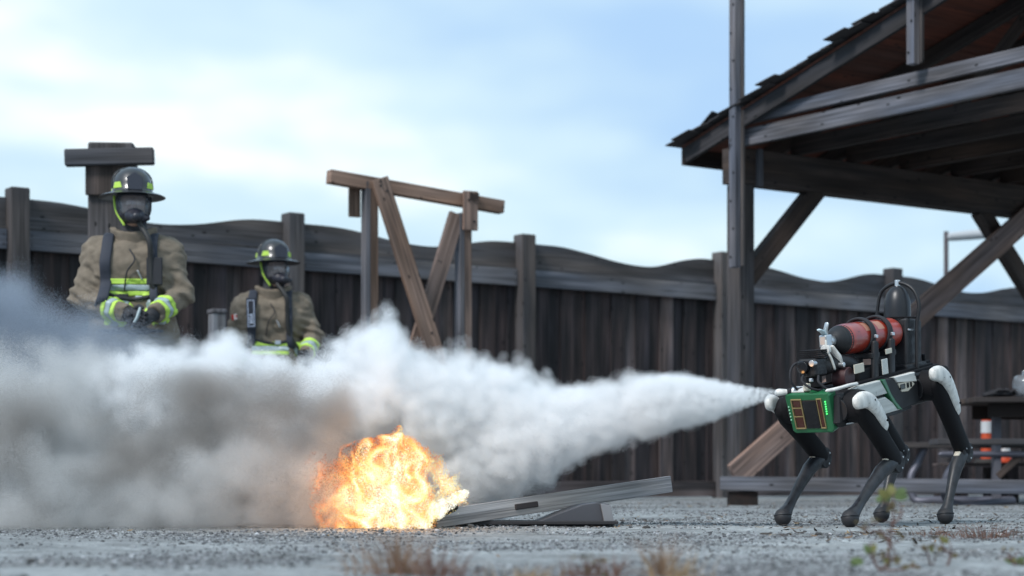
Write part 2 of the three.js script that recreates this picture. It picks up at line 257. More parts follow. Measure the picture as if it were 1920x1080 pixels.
// ---------------------------------------------------------------- frame of timbers with two crossed braces standing before the fence
const onFrame = (u, v) => at(u, v, 1 / (0.07143 - (0.07143 - 0.06803) * (u - 617) / 324));   // the upright plane that the frame stands in
{
  const o0 = onFrame(780, 900); o0.y = 0;
  const f = thing('braced_gallows', 'tan timber frame with two braces meeting in a V, standing before the fence', 'wooden frame', o0);
  const q = (u, v, out = 0) => onFrame(u, v).sub(o0).add(V(0.487 * out, 0, 0.873 * out));
  const side = V(0.487, 0, 0.873);
  beam('crossbeam', q(616, 331), q(941, 389), 0.098, 0.09, M.tan[0], f, side);
  for (const [u, top, m] of [[686, 340, 1], [862, 400, 0]]) {
    const a = q(u, 900), b = q(u, top); a.y = -0.05;
    beam('post', a, b, 0.038, 0.09, M.roofGrey, f, side); beam('post', a.clone().add(V(0.045, 0, -0.025)), b.clone().add(V(0.045, 0, -0.025)), 0.062, 0.085, M.tan[m], f, side);
  }
  beam('gusset', q(873, 361, 0.075), q(873, 434, 0.075), 0.118, 0.035, M.tan[2], f, side);
  beam('gusset', q(672, 343, -0.07), q(672, 405, -0.07), 0.09, 0.03, M.tan[1], f, side);
  beam('brace', q(700, 338, 0.10), q(813, 690, 0.10), 0.135, 0.04, M.tan[0], f, side);
  beam('brace', q(855, 402, 0.015), q(776, 660, 0.015), 0.125, 0.04, M.tan[2], f, side);
  for (const [u, v, out] of [[868, 378, 0.097], [878, 418, 0.097], [700, 352, 0.122], [712, 362, 0.122], [796, 626, 0.122], [700, 344, 0.122]]) { const b = mesh('bolt', cyl(0.009, 0.010, 10), M.blackMetal, f); b.position.copy(q(u, v, out)); b.quaternion.setFromUnitVectors(UPW, side); }
  mesh('stain', flat(plate([[-0.055, -0.02], [0.055, -0.026], [0.058, 0.03], [0.02, 0.022], [-0.01, 0.036], [-0.058, 0.02]], 0.004, 0)), M.charred, f, 'black scorched patch on the gusset').position.copy(q(873, 372, 0.096));
}
{ // heavy post with a crossarm, partly behind the standing firefighter
  const D = 12.4, p = at(212, 900, D); p.y = 0; const sc = D / F;
  const f = thing('timber_post', 'thick grey wooden post with a short crossarm, behind the left firefighter', 'wooden post', p, 0.08);
  const top = EYE + (900 - 268) * sc;
  mesh('post', board(0.29, top + 0.05, 0.25, 0.015), M.post[0], f).position.y = top / 2 - 0.04;
  const c = mesh('crossarm', board(0.105, 0.56, 0.09, 0.01), M.topper[1], f); c.position.set(0, EYE + (900 - 303) * sc, 0.17); c.rotation.z = Math.PI / 2 + 0.035;
  const d = mesh('brace_plate', board(0.31, 0.20, 0.035, 0.006), M.roofDark, f); d.position.set(0.0, top - 0.26, 0.145);
}
{ // pale post stub between the firefighters
  const D = 13.6, p = at(407, 900, D); p.y = 0;
  const f = thing('bollard', 'pale grey square stub post left of the masked firefighter', 'post', p, 0.5);
  const h = EYE + (900 - 588) * D / F; mesh('shaft', board(0.10, h, 0.10, 0.01), wood(greyWood, 0.65, 0.68, 0.72), f).position.y = h / 2; mesh('cap', board(0.115, 0.03, 0.115, 0.008), M.roofGrey, f).position.y = h + 0.014;
}

// ---------------------------------------------------------------- pavilion: local x along the eave (right and away), local z along the gable (right and nearer)
const PAV = V(1.744, 0, -14.65);
{
  const f = thing('pavilion', 'open timber pavilion with low gabled shingle roof beside the fence', 'pavilion', PAV, TURN);
  const L = 3.5, Wd = 4.8, roofY = (z) => (z < Wd / 2 ? 2.81 + 0.276 * (z + 0.5) : 2.81 + 0.276 * (Wd + 0.5 - z)) - 0.02;
  for (const [x, z] of [[0, 0], [L, 0], [0, Wd], [L, Wd]]) mesh('post', board(0.15, 2.47, 0.15, 0.008), M.post[0], f).position.set(x, 1.19, z);
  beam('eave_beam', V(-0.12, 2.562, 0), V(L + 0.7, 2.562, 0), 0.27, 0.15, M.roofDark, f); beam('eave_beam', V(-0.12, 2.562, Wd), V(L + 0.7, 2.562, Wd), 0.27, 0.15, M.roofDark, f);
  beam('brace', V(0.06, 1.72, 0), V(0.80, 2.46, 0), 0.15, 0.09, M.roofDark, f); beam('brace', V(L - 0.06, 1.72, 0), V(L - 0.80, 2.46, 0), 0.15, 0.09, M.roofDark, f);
  // corner casing beside the post head
  beam('casing', V(0.115, 2.41, 0.02), V(0.115, 2.70, 0.02), 0.05, 0.17, M.roofGrey, f);
  // trusses: chords, rafters and webs
  for (let x = -0.05, i = 0; x < L + 0.7; x += 0.61, i++) {
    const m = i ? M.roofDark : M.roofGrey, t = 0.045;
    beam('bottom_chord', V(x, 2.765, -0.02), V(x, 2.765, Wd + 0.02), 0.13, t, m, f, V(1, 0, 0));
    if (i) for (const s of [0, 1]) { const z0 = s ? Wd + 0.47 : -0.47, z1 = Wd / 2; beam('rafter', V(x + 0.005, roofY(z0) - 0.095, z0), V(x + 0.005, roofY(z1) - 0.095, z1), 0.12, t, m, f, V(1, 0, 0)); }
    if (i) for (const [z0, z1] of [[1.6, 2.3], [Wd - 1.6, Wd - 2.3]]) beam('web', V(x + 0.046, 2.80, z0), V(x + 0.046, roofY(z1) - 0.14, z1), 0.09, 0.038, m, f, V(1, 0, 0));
  }
  beam('tie_beam', V(-0.055, 2.91, 0.03), V(-0.055, 2.925, Wd - 0.03), 0.095, 0.045, M.roofGrey, f, V(1, 0, 0));
  for (const s of [0, 1]) { const z0 = s ? Wd + 0.49 : -0.49, z1 = Wd / 2; beam('rake_board', V(-0.13, roofY(z0) - 0.085, z0), V(-0.13, roofY(z1) - 0.085, z1), 0.13, 0.035, wood(greyWood, 0.07, 0.07, 0.08), f, V(1, 0, 0)); }
  // galvanised truss plate with its pressed teeth
  const pl = mesh('truss_plate', rbox(0.004, 0.115, 0.10, 0.001), M.metal, f); pl.position.set(-0.082, 2.91, 0.10); pl.rotation.x = -0.2;
  for (let i = 0; i < 5; i++) mesh('tooth', rbox(0.004, 0.10, 0.008, 0.001, 1), M.metal, pl).position.set(-0.004, 0, -0.036 + i * 0.018);
  const pl2 = mesh('truss_plate', rbox(0.004, 0.08, 0.34, 0.001), M.metal, f); pl2.position.set(-0.076, 2.70, 3.0);
  for (let i = 0; i < 9; i++) mesh('tooth', rbox(0.004, 0.07, 0.012, 0.001, 1), M.metal, pl2).position.set(-0.004, 0, -0.15 + i * 0.037);
  // sheathing, purlins below it, fascia, shingles
  const sheath = wood(brownWood, 0.24, 0.115, 0.08), shingleM = [0, 1, 2].map((i) => mat(0.035 + 0.012 * i, 0.033 + 0.01 * i, 0.036 + 0.01 * i, 0.95));
  const slope = Math.atan(0.276), SL = (Wd / 2 + 0.5) / Math.cos(slope);
  for (const s of [0, 1]) {
    const n = 3;
    for (let i = 0; i < n; i++) { const t0 = (i + 0.5) / n, z = lerp(-0.5, Wd / 2, t0), zz = s ? Wd - z : z, o = mesh('sheathing_panel', board(SL / n - 0.006, L + 0.9, 0.014, 0.002), sheath, f); o.position.set((L + 0.62) / 2 - 0.02, roofY(zz) - 0.02, zz); o.rotation.set(0, 0, 0); o.quaternion.setFromEuler(new THREE.Euler(s ? slope : -slope, 0, Math.PI / 2, 'XYZ')).multiply(new THREE.Quaternion().setFromAxisAngle(V(0, 1, 0), Math.PI / 2)); }
    beam('fascia', V(-0.14, roofY(s ? Wd + 0.5 : -0.5) - 0.085, s ? Wd + 0.515 : -0.515), V(L + 0.75, roofY(s ? Wd + 0.5 : -0.5) - 0.085, s ? Wd + 0.515 : -0.515), 0.145, 0.03, M.roofDark, f, V(0, 0, 1));
    const courses = 25, nx = s ? 2 : 5;
    for (let c = 0; c < courses; c++) for (let k = 0; k < nx; k++) {
      const z = -0.56 + (c + 0.5) * (Wd / 2 + 0.56) / courses, zz = s ? Wd - z : z, w = (L + 1.05) / nx, ragged = k === 0 ? 0.11 * R() * R() : 0;
      const o = mesh('shingle', rbox(w + ragged - 0.004, 0.010, 0.215, 0.002, 1), pick(shingleM), f); o.position.set(-0.20 + (k + 0.5) * w - ragged / 2, roofY(zz) + 0.006 + (k === 0 ? 0.016 * R() * R() : rr(0, 0.006)) + 0.006, zz); o.rotation.x = (s ? 1 : -1) * (slope - 0.05 - rr(0, 0.03)); 
    }
  }
  // a curled shingle lifting at the rake
  const cs = mesh('curled_shingle', rbox(0.16, 0.008, 0.17, 0.002, 1), shingleM[0], f); cs.position.set(-0.12, roofY(-0.2) + 0.055, -0.2); cs.rotation.set(-0.75, 0.2, 0.1);
  // two tall mast boards nailed on the gable
  const ug = (u, x = -0.19) => { const k = (u - 960) / F, bx = PAV.x + x * 0.8145, bd = -PAV.z + x * 0.58; return (k * bd - bx) / (0.58 + 0.8145 * k); };
  const mast = (u, y0, y1, name) => { const z = ug(u); beam(name, V(-0.19, y0, z), V(-0.19, y1, z), 0.068, 0.06, M.mast, f, V(1, 0, 0)); beam(name, V(-0.145, y0 + 0.01, z + 0.022), V(-0.145, y1, z + 0.022), 0.05, 0.028, M.post[1], f, V(1, 0, 0)); 
    for (let y = y0 + 0.08, i = 0; y < y1 - 0.1; y += 0.21, i++) { const b = mesh('bolt', cyl(0.0075, 0.012, 8), M.blackMetal, f); b.rotation.z = Math.PI / 2; b.position.set(-0.223, y, z + (i % 2 ? 0.016 : -0.012)); } };
  mast(1378, 1.77, 4.3, 'mast'); mast(1712, 2.98, 4.6, 'mast');
  // long plank nailed from the foot of the post up to the next bay
  beam('diagonal_plank', V(-0.17, 0.20, 0.11), V(L + 0.6, 3.02, 0.11), 0.20, 0.038, M.plank, f, V(0, 0, 1));
}

// ---------------------------------------------------------------- low rail on blocks, picnic table, and what stands there
{
  const D = 13.3, a = at(1350, 906, D), b = at(2060, 915, D - 0.2), p = a.clone(); p.y = 0;
  const f = thing('low_rail', 'long grey board lying low on blocks in front of the picnic table', 'board', p);
  beam('rail', a.clone().sub(p), b.clone().sub(p), 0.098, 0.04, M.rail[1], f, V(0, 0, 1));
  for (const [u, w] of [[1393, 0.20], [2020, 0.2]]) { const q = at(u, 900, D + 0.05).sub(p); mesh('block', rbox(w, 0.10, 0.14, 0.006), M.charred, f).position.set(q.x, 0.046, q.z - 0.02); }
}
const TD = 13.85;
{
  const p = at(1905, 900, TD); p.y = 0; const s = TD / F;
  const f = thing('picnic_table', 'dark picnic table on bent steel tube legs under the pavilion', 'picnic table', p);
  const X = (u) => (u - 1905) * s, Y = (v) => EYE + (900 - v) * s;
  for (let i = 0; i < 5; i++) { const t = mesh('table_plank', board(0.138, 1.9, 0.036, 0.005), M.roofDark, f); t.position.set(X(1805) + 0.95, Y(753), -0.28 + i * 0.143); t.rotation.set(Math.PI / 2, 0, Math.PI / 2, 'YXZ'); }
  for (const [z, n] of [[0.44, 0], [-0.40, 0]]) mesh('apron', board(0.10, 1.72, 0.03), M.charred, f).position.set(X(1805) + 0.98, Y(772), z === 0.44 ? 0.26 : -0.22), f.children[f.children.length - 1].rotation.z = Math.PI / 2;
  for (const z of [0.72, -0.70]) for (let k = 0; k < 2; k++) { const t = mesh('bench_plank', board(0.135, 2.1, 0.04, 0.005), M.post[0], f); t.position.set(X(1713) + 1.05, Y(832), z - (k ? 0.14 * Math.sign(z) : 0)); t.rotation.set(Math.PI / 2, 0, Math.PI / 2, 'YXZ'); }
  const steel = mat(0.13, 0.13, 0.16, 0.5, { metalness: 0.5 });
  for (const [x, d] of [[X(1762), 1], [X(2150), -1]]) {
    mesh('leg', tube([V(x + 0.02, Y(838), 0.62), V(x - 0.03 * d, Y(868), 0.62), V(x - 0.085 * d, Y(895), 0.60), V(x - 0.095 * d, Y(925), 0.58), V(x - 0.05 * d, Y(940), 0.55), V(x + 0.06 * d, Y(945), 0.5), V(x + 0.5 * d, Y(939), 0.1)], 0.030, 10, 30), steel, f);
    mesh('leg', tube([V(x + 0.02, Y(838), -0.62), V(x - 0.03 * d, Y(868), -0.62), V(x - 0.085 * d, Y(895), -0.60), V(x - 0.06 * d, 0.03, -0.58), V(x + 0.06 * d, 0.025, -0.5), V(x + 0.5 * d, 0.03, 0.1)], 0.030, 10, 30), steel, f);
  }
  mesh('pedestal', board(0.052, 0.72, 0.09), mat(0.10, 0.10, 0.12, 0.6), f).position.set(X(1868), 0.38, 0.0);
  mesh('stretcher', tube([V(X(1762), 0.36, 0.05), V(X(2150), 0.36, 0.05)], 0.022, 8, 2), steel, f);
  beam('brace', V(X(1868), 0.2, 0.03), V(X(1960), 0.52, 0.03), 0.05, 0.04, M.roofDark, f);
}
{ // clear plastic jug and a heap of dark gloves on the table
  const p = at(1919, 742, TD - 0.15), s = TD / F;
  const f = thing('plastic_jug', 'clear ribbed plastic water jug lying on the picnic table', 'jug', p);
  const clear = new THREE.MeshPhysicalMaterial({ color: 0xeef4fa, roughness: 0.12, transmission: 0.85, thickness: 0, ior: 1.45 });
  const prof = [[0.001, -0.15], [0.05, -0.15], [0.085, -0.13], [0.082, -0.09], [0.088, -0.06], [0.082, -0.03], [0.088, 0.0], [0.082, 0.03], [0.088, 0.06], [0.06, 0.11], [0.026, 0.13], [0.026, 0.155]].map(([x, y]) => new THREE.Vector2(x, y));
  const b = mesh('body', new THREE.LatheGeometry(prof, 26), clear, f); b.rotation.z = -1.35; b.rotation.y = 0.35; b.position.set(0.08, 0.088, 0);
  const c = mesh('cap', cyl(0.030, 0.024, 18), mat(0.75, 0.78, 0.8, 0.5), f); c.position.set(0.227, 0.122, -0.05); c.rotation.z = -1.35; c.rotation.y = 0.35;
  const hd = mesh('handle', tube([V(-0.01, 0.16, 0.02), V(0.03, 0.195, 0.02), V(0.10, 0.20, 0.02), V(0.13, 0.165, 0.02)], 0.009, 8, 14), clear, f);
  for (const [u, lab, tw] of [[1862, 'black work glove heaped at the near end of the picnic table', 0.2], [1884, 'black work glove nearest the jug on the picnic table', -0.6]]) {
    const g = thing('work_glove', lab, 'glove', at(u, 744, TD - 0.1), tw), bl = mat(0.018, 0.018, 0.022, 0.7);
    mesh('palm', sweep([V(-0.06, 0.012, 0), V(0, 0.026, 0.005), V(0.05, 0.022, 0)], [0.018, 0.026, 0.022], [0.035, 0.045, 0.040], 12, 3, 1, V(0, 0, 1)), bl, g);
    for (let k = 0; k < 4; k++) mesh('finger', sweep([V(0.05, 0.022, -0.03 + 0.02 * k), V(0.085, 0.03 + 0.006 * k, -0.034 + 0.022 * k), V(0.12, 0.014, -0.036 + 0.023 * k)], [0.011, 0.010, 0.008], [0.011, 0.010, 0.008], 8), bl, g);
    mesh('thumb', sweep([V(-0.01, 0.03, 0.03), V(0.02, 0.05, 0.055), V(0.05, 0.045, 0.06)], [0.012, 0.011, 0.009], [0.012, 0.011, 0.009], 8), bl, g);
  }
}
const orange = mat(0.62, 0.085, 0.03, 0.55), reflect = mat(0.66, 0.68, 0.70, 0.35);
{
  const D = 14.9, s = D / F, base = EYE + (900 - 868) * s, p = at(1850, 900, D); p.y = 0;
  const pal = thing('pallet', 'low dark wooden platform behind the picnic table', 'platform', p.clone().add(V(0.12, 0, -0.05)), 0.1);
  for (let i = 0; i < 5; i++) { const o = mesh('deck_board', board(0.10, 0.9, 0.022), M.fenceBoard[3], pal); o.position.set(0, base - 0.012, -0.24 + i * 0.12); o.rotation.set(Math.PI / 2, 0, Math.PI / 2, 'YXZ'); }
  for (const x of [-0.4, 0, 0.4]) mesh('bearer', board(0.09, base - 0.03, 0.56), M.fenceBoard[1], pal).position.set(x, (base - 0.03) / 2, 0);
  const f = thing('delineator', 'orange and white banded delineator tube behind the picnic table leg', 'delineator', p.clone().setY(base)), r = 0.042, h = (868 - 770) * s;
  mesh('foot', cyl(0.10, 0.03, 20, 0.085), mat(0.03, 0.03, 0.03, 0.8), f).position.y = 0.015;
  mesh('tube', cyl(r + 0.004, h, 22, r - 0.004), orange, f).position.y = h / 2 + 0.02;
  for (const [v0, v1] of [[790, 812], [0, 0]]) if (v1) mesh('reflective_band', new THREE.CylinderGeometry(r + 0.002, r + 0.004, (v1 - v0) * s, 22, 1), reflect, f).position.y = (868 - (v0 + v1) / 2) * s;
  const c = thing('traffic_cone', 'small orange traffic cone with a pale collar right of the delineator', 'traffic cone', at(1884, 900, D + 0.05).setY(base - 0.0));
  mesh('base', rbox(0.15, 0.014, 0.15, 0.005), orange, c).position.y = 0.008; mesh('cone', cyl(0.056, 0.16, 22, 0.02), orange, c).position.y = 0.095; mesh('collar', new THREE.CylinderGeometry(0.0375, 0.0455, 0.035, 22, 1, true), reflect, c).position.y = 0.10;
}
{ // pole and duct beyond the fence
  const D = 22.5, p = at(1774, 900, D); p.y = 0; const s = D / F;
  const f = thing('steel_pole', 'thin dark steel pole with a pale horizontal pipe rising beyond the fence', 'pole', p);
  const h = EYE + (900 - 434) * s; mesh('shaft', cyl(0.028, h, 12), mat(0.09, 0.075, 0.08, 0.6), f).position.y = h / 2;
  mesh('pipe', sweep([V(0.05, EYE + (900 - 444) * s, 0), V(0.25, EYE + (900 - 441) * s, 0), V(0.62, EYE + (900 - 436) * s, 0)], [0.050, 0.058, 0.058], [0.050, 0.058, 0.058], 16), mat(0.42, 0.44, 0.46, 0.6), f);
  mesh('bracket', rbox(0.05, 0.03, 0.06, 0.004), M.metal, f).position.set(0.03, EYE + (900 - 444) * s, 0);
}

// ---------------------------------------------------------------- plank, bent sheet and charred wood at the fire
{
  const a = at(812, 974, 6.95), b = at(1254, 908, 7.75), p = a.clone().lerp(b, 0.5); p.y = 0;
  const f = thing('loose_plank', 'long pale grey plank propped up from the fire over a bent metal tray', 'plank', p);
  beam('plank', a.clone().sub(p), b.clone().sub(p), 0.066, 0.036, wood(greyWood, 0.88, 0.90, 0.93), f, V(0, 0, 1), 0.003);
  beam('cleat', at(965, 951, 7.185).sub(p), at(1008, 945, 7.26).sub(p), 0.022, 0.012, M.roofDark, f, V(0, 0, 1));
}
{
  const p = at(1080, 985, 7.25); p.y = 0; const s = 7.25 / F, X = (u) => (u - 1080) * s, Y = (v) => (989 - v) * s;
  const f = thing('metal_tray', 'bent dark steel tray lying on the ground under the propped plank', 'tray', p, 0.12);
  const dk = mat(0.085, 0.085, 0.095, 0.5, { metalness: 0.4 }), lt = mat(0.24, 0.24, 0.25, 0.5, { metalness: 0.3 });
  mesh('raised_flap', flat(plate([[X(985), Y(988)], [X(1040), Y(965)], [X(1088), Y(948)], [X(1116), Y(944)], [X(1138), Y(947)], [X(1146), Y(987)], [X(1110), Y(988)]], 0.16, 0.003)), dk, f).position.z = -0.1;
  mesh('side_wall', flat(plate([[X(1120), Y(946)], [X(1139), Y(949)], [X(1147), Y(986)], [X(1128), Y(984)]], 0.01, 0.002)), lt, f).position.z = 0.068;
  mesh('floor_sheet', flat(plate([[X(790), -0.10], [X(1150), -0.12], [X(1142), 0.10], [X(830), 0.12]], 0.008, 0.002).rotateX(-Math.PI / 2)), mat(0.03, 0.028, 0.03, 0.6, { metalness: 0.3 }), f).position.y = 0.012;
}
{
  const list = [[[650, 986, 6.93], [725, 983, 6.96], 0.014, 'charred stick lying across the left of the fire'], [[735, 985, 6.84], [800, 974, 6.9], 0.034, 'charred log sticking out at the right foot of the fire'], [[770, 974, 6.9], [850, 951, 6.95], 0.022, 'blackened stick burning at its raised right tip']];
  for (const [a, b, r, lab] of list) {
    const A = at(...a), Bp = at(...b), p = A.clone().lerp(Bp, 0.5), f = thing('charred_log', lab, 'log', V(p.x, p.y, p.z));
    const n = 7, pts = []; for (let i = 0; i <= n; i++) pts.push(A.clone().lerp(Bp, i / n).sub(p).add(V(0, rr(-0.003, 0.003), rr(-0.004, 0.004))));
    mesh('wood', sweep(pts, pts.map(() => r * rr(0.85, 1.1)), pts.map(() => r * rr(0.8, 1.05)), 9, 2), M.charred, f);
  }
}

// ---------------------------------------------------------------- the four-legged robot: local x forward, y up, z to its right
const PSI = 40 * Math.PI / 180, ROBOT = V(1.377, 0, -7.5), RTURN = -(Math.PI / 2 + PSI);
const robot = thing('quadruped_robot', 'black, white and green four-legged robot with a tank rack on its back', 'robot', ROBOT, RTURN);
const BODY = new THREE.Matrix4().makeRotationZ(-0.171).setPosition(0, 0.501, 0);   // the body is pitched nose down
const K = {
  white: new THREE.MeshPhysicalMaterial({ color: new THREE.Color().setRGB(0.80, 0.80, 0.80), roughness: 0.38, clearcoat: 0.3, clearcoatRoughness: 0.3 }),
  panel: mat(0.62, 0.64, 0.64, 0.45), green: new THREE.MeshPhysicalMaterial({ color: new THREE.Color().setRGB(0.012, 0.125, 0.045), roughness: 0.35, clearcoat: 0.35, clearcoatRoughness: 0.25 }),
  mint: mat(0.30, 0.55, 0.42, 0.5), black: mat(0.008, 0.008, 0.010, 0.6), dark: new THREE.MeshPhysicalMaterial({ color: new THREE.Color().setRGB(0.008, 0.0075, 0.009), roughness: 0.7, specularIntensity: 0.4 }), leg: mat(0.026, 0.028, 0.036, 0.5), rubber: mat(0.018, 0.018, 0.021, 0.85), glass: mat(0.006, 0.006, 0.008, 0.08),
  gold: mat(0.30, 0.23, 0.11, 0.4, { metalness: 0.4 }), brownGlass: mat(0.06, 0.018, 0.012, 0.12), steel: mat(0.6, 0.61, 0.62, 0.3, { metalness: 0.9 }), maroon: mat(0.05, 0.018, 0.02, 0.5), cream: mat(0.62, 0.56, 0.46, 0.6),
  red: new THREE.MeshPhysicalMaterial({ color: new THREE.Color().setRGB(0.36, 0.038, 0.022), roughness: 0.3, clearcoat: 0.6, clearcoatRoughness: 0.18 }), yellow: mat(0.42, 0.40, 0.05, 0.5), nylon: mat(0.02, 0.02, 0.024, 0.85),
};
{ // dust and scuffs on the robot's shells
  const W = 256, sc = (seed, lo) => { const t = dataTex(W, W, (i, j) => { const n = fbm(i / 60, j / 34, seed, 4), f2 = smooth(0.42, 0.6, N3(i / 7, j / 26, seed + 4)) * smooth(0.1, 0.4, n + 0.3); const v = 1 - lo * clamp(0.35 + 1.1 * n) - 0.25 * f2; return [v, v * 0.99, v * 0.965]; }, true, THREE.MirroredRepeatWrapping); t.repeat.set(1, 5); return t; };
  K.white.map = sc(3, 0.22); K.panel.map = sc(13, 0.2); K.leg.map = sc(23, 0.35); K.red.map = sc(33, 0.2);
  const rm = dataTex(W, W, (i, j) => { const v = 0.62 + 0.5 * fbm(i / 40, j / 40, 7, 4); return [v, v, v]; }, false, THREE.MirroredRepeatWrapping); for (const k of ['leg', 'rubber', 'black', 'green']) { K[k].roughnessMap = rm; K[k].roughness = Math.min(1, K[k].roughness * 1.5); }
}
const inBody = (g) => g.applyMatrix4(BODY);
const bp = (x, y, z) => V(x, y, z).applyMatrix4(BODY);
{ // trunk
  const prof = [[-0.50, 0.045], [-0.46, 0.060], [0.30, 0.060], [0.37, 0.052], [0.38, -0.05], [0.35, -0.07], [-0.46, -0.066], [-0.50, -0.04]];
  mesh('chassis', inBody(moved(plate(prof, 0.19, 0.012), 0, 0, -0.095)), K.black, robot);
  mesh('deck', inBody(merge([moved(rbox(0.66, 0.014, 0.20, 0.005), -0.11, 0.064, 0), moved(rbox(0.60, 0.010, 0.03, 0.003), -0.11, 0.074, -0.075), moved(rbox(0.60, 0.010, 0.03, 0.003), -0.11, 0.074, 0.075)])), K.dark, robot);
  for (const s of [-1, 1]) {   // left is z < 0
    const side = (name, pts, m, zi, t = 0.016, b = 0.004) => { const g = plate(pts, t, b); return mesh(name, inBody(moved(g, 0, 0, s < 0 ? -zi - t : zi)), m, robot); };
    side('side_panel', [[0.30, 0.066], [0.25, 0.071], [0.085, 0.071], [0.036, 0.014], [0.16, 0.014], [0.205, 0.042], [0.25, 0.058]], K.panel, 0.103);
    side('lower_panel', [[0.157, 0.000], [0.056, 0.003], [-0.060, -0.062], [0.096, -0.062]], K.panel, 0.103);
    side('green_stripe', [[0.083, 0.071], [0.052, 0.071], [0.012, 0.008], [-0.025, -0.030], [-0.066, -0.064], [-0.030, -0.058], [0.010, -0.022], [0.036, 0.010], [0.060, 0.042]], K.green, 0.104, 0.019);
    side('rear_housing', [[0.048, 0.068], [-0.21, 0.066], [-0.216, -0.058], [-0.07, -0.066], [-0.022, -0.032], [0.012, 0.006]], K.black, 0.098, 0.017, 0.006);
    side('rear_panel', [[-0.012, 0.0695], [-0.182, 0.0695], [-0.196, 0.030], [-0.040, 0.046]], K.white, 0.108);
    const vent = side('vent', [[-0.047, 0.041], [-0.164, 0.038], [-0.183, 0.021], [-0.127, 0.000], [-0.076, 0.004]], K.cream, 0.109, 0.012, 0.003);
    for (const [x, w] of [[-0.083, 0.040], [-0.124, 0.018], [-0.150, 0.015]]) mesh('slot', inBody(moved(rbox(w, 0.021, 0.008, 0.003, 1), x, 0.024, s * 0.1225)), K.glass, vent);
    side('sticker', [[0.240, 0.068], [0.150, 0.062], [0.150, 0.026], [0.190, 0.040], [0.232, 0.056]], K.mint, 0.1195, 0.0025, 0);
    side('belly_skid', [[0.09, -0.066], [-0.07, -0.066], [-0.20, -0.060], [-0.20, -0.078], [-0.06, -0.084], [0.09, -0.080]], K.leg, 0.07, 0.02);
  }
  // small grey lettering on the white side panel
  const cv = document.createElement('canvas'); cv.width = 128; cv.height = 64; const cx = cv.getContext('2d'); cx.fillStyle = '#c9cccc'; cx.fillRect(0, 0, 128, 64); cx.fillStyle = '#5a6270'; cx.font = 'bold 52px sans-serif'; cx.textAlign = 'center'; cx.fillText('SCA', 64, 50);
  const tx = new THREE.CanvasTexture(cv); tx.colorSpace = THREE.SRGBColorSpace;
  const lt = mesh('lettering', inBody(moved(new THREE.BoxGeometry(0.062, 0.030, 0.001), 0.115, 0.048, -0.1222, 0, Math.PI, 0)), new THREE.MeshStandardMaterial({ map: tx, roughness: 0.5 }), robot);
  // front and rear hip housings
  for (const x of [0.298, -0.298]) for (const s of [-1, 1]) {
    const h = mesh('hip_motor', inBody(moved(cyl(0.062, 0.10, 24), x, 0.0, s * 0.115, Math.PI / 2, 0, 0)), K.dark, robot);
    for (let i = 0; i < 6; i++) mesh('screw', inBody(moved(cyl(0.0045, 0.004, 8), x + 0.050 * Math.cos(i * 1.047), 0.050 * Math.sin(i * 1.047), s * 0.166, Math.PI / 2, 0, 0)), K.steel, h);
    mesh('hip_cap', inBody(moved(cyl(0.045, 0.02, 20), x + 0.055, -0.005, s * 0.085, 0, 0, Math.PI / 2)), K.black, h);
  }
  mesh('rear_bumper', inBody(moved(rbox(0.07, 0.12, 0.20, 0.02), -0.50, -0.005, 0)), K.dark, robot);
  mesh('power_cord', tube([bp(0.33, 0.02, -0.105), bp(0.30, 0.01, -0.15), bp(0.295, -0.03, -0.165), bp(0.31, -0.055, -0.13), bp(0.34, -0.06, -0.1)], 0.004, 6, 16), K.steel, robot);
  // green front block
  const HEAD = BODY.clone().multiply(new THREE.Matrix4().makeTranslation(0.393, 0.03, 0.014)).multiply(new THREE.Matrix4().makeRotationZ(-0.20)).multiply(new THREE.Matrix4().makeScale(1, 1, 0.86)).multiply(new THREE.Matrix4().makeTranslation(-0.393, -0.03, 0)), inHead = (g) => g.applyMatrix4(HEAD);
  const fx = 0.393, front = plate([[-0.106, 0.070], [0.106, 0.070], [0.112, 0.058], [0.104, -0.078], [0.092, -0.088], [-0.092, -0.088], [-0.104, -0.078], [-0.112, 0.058]], 0.04, 0.006);
  const head = mesh('front_block', inHead(moved(front, fx - 0.04, 0, 0, 0, Math.PI / 2, 0)), K.green, robot);   // shape x becomes -z
  const fp = (name, w, h, y, z, m, t = 0.006, parent = head, rx = 0) => mesh(name, inHead(moved(rbox(t, h, w, 0.002, 1), fx + 0.0065, y, z, rx, 0, 0)), m, parent);
  fp('camera_window', 0.070, 0.112, -0.012, -0.008, K.glass, 0.008);
  const fr = mesh('sensor_frame', inHead(moved(merge([moved(rbox(0.007, 0.118, 0.006, 0.002, 1), 0, 0, 0.026), moved(rbox(0.007, 0.118, 0.006, 0.002, 1), 0, 0, -0.022), moved(rbox(0.007, 0.006, 0.052, 0.002, 1), 0, 0.057, 0.002), moved(rbox(0.007, 0.006, 0.052, 0.002, 1), 0, -0.057, 0.002), moved(rbox(0.007, 0.004, 0.046, 0.001, 1), 0, 0.024, 0.002), moved(rbox(0.007, 0.004, 0.046, 0.001, 1), 0, -0.010, 0.002)]), fx + 0.0085, -0.010, 0.054)), K.gold, head);
  for (const [y, h] of [[0.030, 0.026], [-0.003, 0.028], [-0.043, 0.044]]) fp('lens', 0.038, h, y, 0.055, K.brownGlass, 0.008);
  const f2 = mesh('sensor_frame', inHead(moved(merge([moved(rbox(0.007, 0.118, 0.005, 0.002, 1), 0, 0, 0.010), moved(rbox(0.007, 0.118, 0.005, 0.002, 1), 0, 0, -0.012), moved(rbox(0.007, 0.006, 0.026, 0.002, 1), 0, 0.057, 0), moved(rbox(0.007, 0.006, 0.026, 0.002, 1), 0, -0.057, 0)]), fx + 0.0085, -0.010, -0.058)), K.gold, head);
